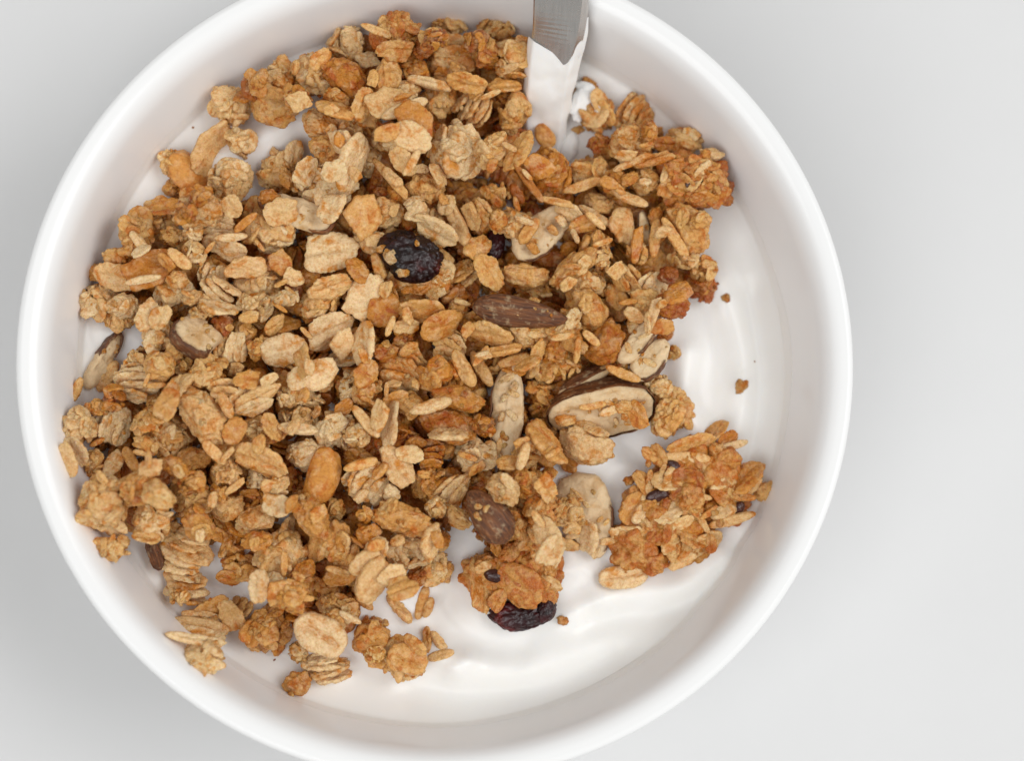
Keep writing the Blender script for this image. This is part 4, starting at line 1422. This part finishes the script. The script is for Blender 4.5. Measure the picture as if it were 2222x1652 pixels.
def spoon_frames():
    ys = np.arange(-560, 451, 10.0)
    a = np.array(SP)
    cols = [np.interp(ys, a[:, 0], a[:, k]) for k in (1, 2, 3)]
    ker = np.hanning(13)
    ker /= ker.sum()
    cols = [np.convolve(np.pad(c, 6, mode='reflect', reflect_type='odd'), ker, 'valid') for c in cols]
    fr = []
    for y, x, w, z in zip(ys, *cols):
        cx, cy = px(x, y, z)
        fr.append((Vector((cx, cy, z)), w / 11.45))
    return fr


def sweep(name, fr, section, mat, smooth=False, noisy=0.0):
    n = len(section)
    verts, faces = [], []
    for k, (c, w) in enumerate(fr):
        a = fr[max(0, k - 1)][0]
        b = fr[min(len(fr) - 1, k + 1)][0]
        tan = (b - a).normalized()
        side = tan.cross(Vector((0, 0, 1))).normalized()
        side = -side if side.x < 0 else side
        nrm = side.cross(tan).normalized()
        nrm = -nrm if nrm.z < 0 else nrm
        for (u, v) in section:
            p = c + side * (u * w) + nrm * v
            if noisy:
                p += nrm * noisy * noise.noise(p * .45) + side * noisy * .6 * noise.noise(p * .38 + Vector((9, 0, 0)))
            verts.append(p * MM)
    for k in range(len(fr) - 1):
        for j in range(n):
            faces.append((k * n + j, k * n + (j + 1) % n, (k + 1) * n + (j + 1) % n, (k + 1) * n + j))
    faces.append(tuple(reversed(range(n))))
    faces.append(tuple((len(fr) - 1) * n + j for j in range(n)))
    return make_mesh(name, verts, faces, mat, smooth)


fr = spoon_frames()
root = link('spoon', None)
root.empty_display_size = .005
root.location = fr[-1][0] * MM
tag(root, 'stainless steel spoon leaning in the bowl, its lower handle coated in yogurt', 'spoon')


ff = fr
sec = [(-.5, -.9), (-.5, .55), (-.485, .78), (-.45, .9), (.30, .9), (.33, .86), (.36, .76), (.47, .02), (.495, -.2), (.5, -.9)]
hm = sweep('spoon_handle', ff, sec, M['steel'])


def add(name, me):
    me.transform(Matrix.Translation(-fr[-1][0] * MM))
    o = link(name, me, root)
    return o


h = add('handle', hm)
# spoon bowl, buried in the yogurt
verts, faces = [], []
nu, nv = 24, 14
tip = fr[-1][0]
for s in (0, 1):
    for i in range(nu):
        for j in range(nv + 1):
            a = 2 * math.pi * i / nu
            f = j / nv
            x = math.cos(a) * f * 12.5
            y = math.sin(a) * f * 19 * (1 - .12 * math.sin(a))
            z = -6.0 * (1 - f * f) - s * .9
            verts.append(Vector((tip.x + x, tip.y - 18 + y, 22.0 + z)) * MM)
n1 = nu * (nv + 1)
for s in (0, 1):
    for i in range(nu):
        for j in range(nv):
            q = [s * n1 + i * (nv + 1) + j, s * n1 + i * (nv + 1) + j + 1, s * n1 + ((i + 1) % nu) * (nv + 1) + j + 1, s * n1 + ((i + 1) % nu) * (nv + 1) + j]
            faces.append(tuple(q if s == 0 else q[::-1]))
for i in range(nu):
    a, b = i * (nv + 1) + nv, ((i + 1) % nu) * (nv + 1) + nv
    faces.append((a, n1 + a, n1 + b, b))
add('spoon_bowl', make_mesh('spoon_bowl', verts, faces, M['steel']))


# yogurt clinging to the handle: starts on a slanted line and bulges
def coat_mesh():
    verts, faces = [], []
    nu, rows_ = 64, 80
    fine = fr
    top, bot = 65.5, 91.0
    idx = [top + (bot - top) * k / (rows_ - 1) for k in range(rows_)]
    for k, q in enumerate(idx):
        for j in range(nu):
            u = -.56 + 1.10 * j / (nu - 1)
            up = 1 - k / (rows_ - 1)
            w1 = max(0, min(1, (u + .5) / .78))
            w2 = .5 - .5 * math.cos(math.pi * max(0, min(1, (u - .18) / .34)))
            slant = (-1.2 + 4.6 * w1 - 9.0 * w2) * up
            qq = max(0, min(len(fine) - 2, q + slant))
            i0 = int(qq)
            c = fine[i0][0].lerp(fine[i0 + 1][0], qq - i0)
            w = fine[i0][1] + (fine[i0 + 1][1] - fine[i0][1]) * (qq - i0)
            tan = (fine[i0 + 1][0] - fine[max(0, i0 - 1)][0]).normalized()
            side = Vector((1, 0, 0))
            nrm = side.cross(tan).normalized()
            nrm = -nrm if nrm.z < 0 else nrm
            e = min(1, k / 18.0) ** .8
            edge = max(0, 1 - (abs(u) / .56) ** 6)
            sh = float(np.interp(u, [-.56, -.5, -.485, -.45, .30, .33, .36, .47, .495, .56], [-.6, .55, .78, .9, .9, .86, .76, .02, -.2, -.9]))
            p = c + side * u * w * (1 + .05 * e)
            lump = .55 * noise.noise(p * .22) + .12 * noise.noise(p * .5)
            p += nrm * (sh - .06 + e * (.10 + (.55 + lump) * (.35 + .65 * edge)))
            if abs(u) > .5:
                p += side * .5 * noise.noise(Vector((k * .1, u * 3, 1)))
            verts.append(p * MM)
    for k in range(rows_ - 1):
        for j in range(nu - 1):
            faces.append((k * nu + j, k * nu + j + 1, (k + 1) * nu + j + 1, (k + 1) * nu + j))
    # underside closes the coat
    n = len(verts)
    for k in range(rows_):
        for j in (0, nu - 1):
            verts.append(verts[k * nu + j] - Vector((0, 0, 2.6)) * MM)
    for k in range(rows_ - 1):
        a, b = n + 2 * k, n + 2 * k + 2
        faces.append((k * nu, (k + 1) * nu, b, a))
        faces.append((k * nu + nu - 1, a + 1, b + 1, (k + 1) * nu + nu - 1))
    return make_mesh('yogurt_coat', verts, faces, M['yogurt'])


co = add('yogurt_coat', coat_mesh())
co['label'] = 'white yogurt clinging to the lower handle'
dr = lump_mesh('yogurt_drip_form', M['yogurt'], 330, amp=.08, asp=(1, .55, .5), fine=.1)
x, y = px(1234, 318, 31)
do = link('yogurt_drip', dr, root)
do.matrix_basis = Matrix.Translation(Vector((x, y, 31.2)) * MM - fr[-1][0] * MM) @ Rz(80).to_4x4() @ Matrix.Scale(8.5 * MM, 4)

# the yogurt climbs a little round whatever lies in it
low = np.full(NG * NG, 1e9)
bpy.context.view_layer.update()
for ob in COL.objects:
    if ob.type == 'MESH' and ob.name.split('.')[0] not in ('bowl', 'yogurt', 'tabletop', 'granola_crumbs') and ob.data.name in VARR and (ob.parent is None or ob.parent.name != 'spoon'):
        Q = VARR[ob.data.name]
        mw = np.array(ob.matrix_world)
        Q = (Q @ mw[:3, :3].T + mw[:3, 3]) * 1000
        np.minimum.at(low, cells(Q), Q[:, 2])
mask = (low.reshape(NG, NG) < HM0 + .25).astype(float)
kk = np.exp(-(np.arange(-12, 13) / 4.2) ** 2)
kk /= kk.sum()
for ax in (0, 1):
    mask = np.apply_along_axis(lambda r: np.convolve(r, kk, 'same'), ax, mask)
me = yog.data
co_ = np.empty(len(me.vertices) * 3)
me.vertices.foreach_get('co', co_)
co_ = co_.reshape(-1, 3)
c = cells(co_[:, :2] * 1000)
co_[:, 2] += np.where(np.hypot(co_[:, 0], co_[:, 1]) < .0695, np.minimum(mask.ravel()[c], .6) * 2.0 * MM * np.clip((.0675 - np.hypot(co_[:, 0], co_[:, 1])) / .004, 0, 1), 0)
me.vertices.foreach_set('co', co_.ravel())
me.update()

keep = HM.copy()
stamp(np.array([[c * 1000 for c in (v.co + fr[-1][0] * MM)] for v in co.data.vertices]))
rn = random.Random(77)
o = place('nut_half', make_nut(rn, 5.6, 3.9, -60, 1.0), 1183, 296, sink=80)
tag(o, 'small tan nut chip stuck on the yogurt coated spoon', 'nut', 'smooth nut pieces')
HM[:] = keep

print('OBJECTS', len(bpy.data.objects), 'max heap', HM[GR < 66].max())
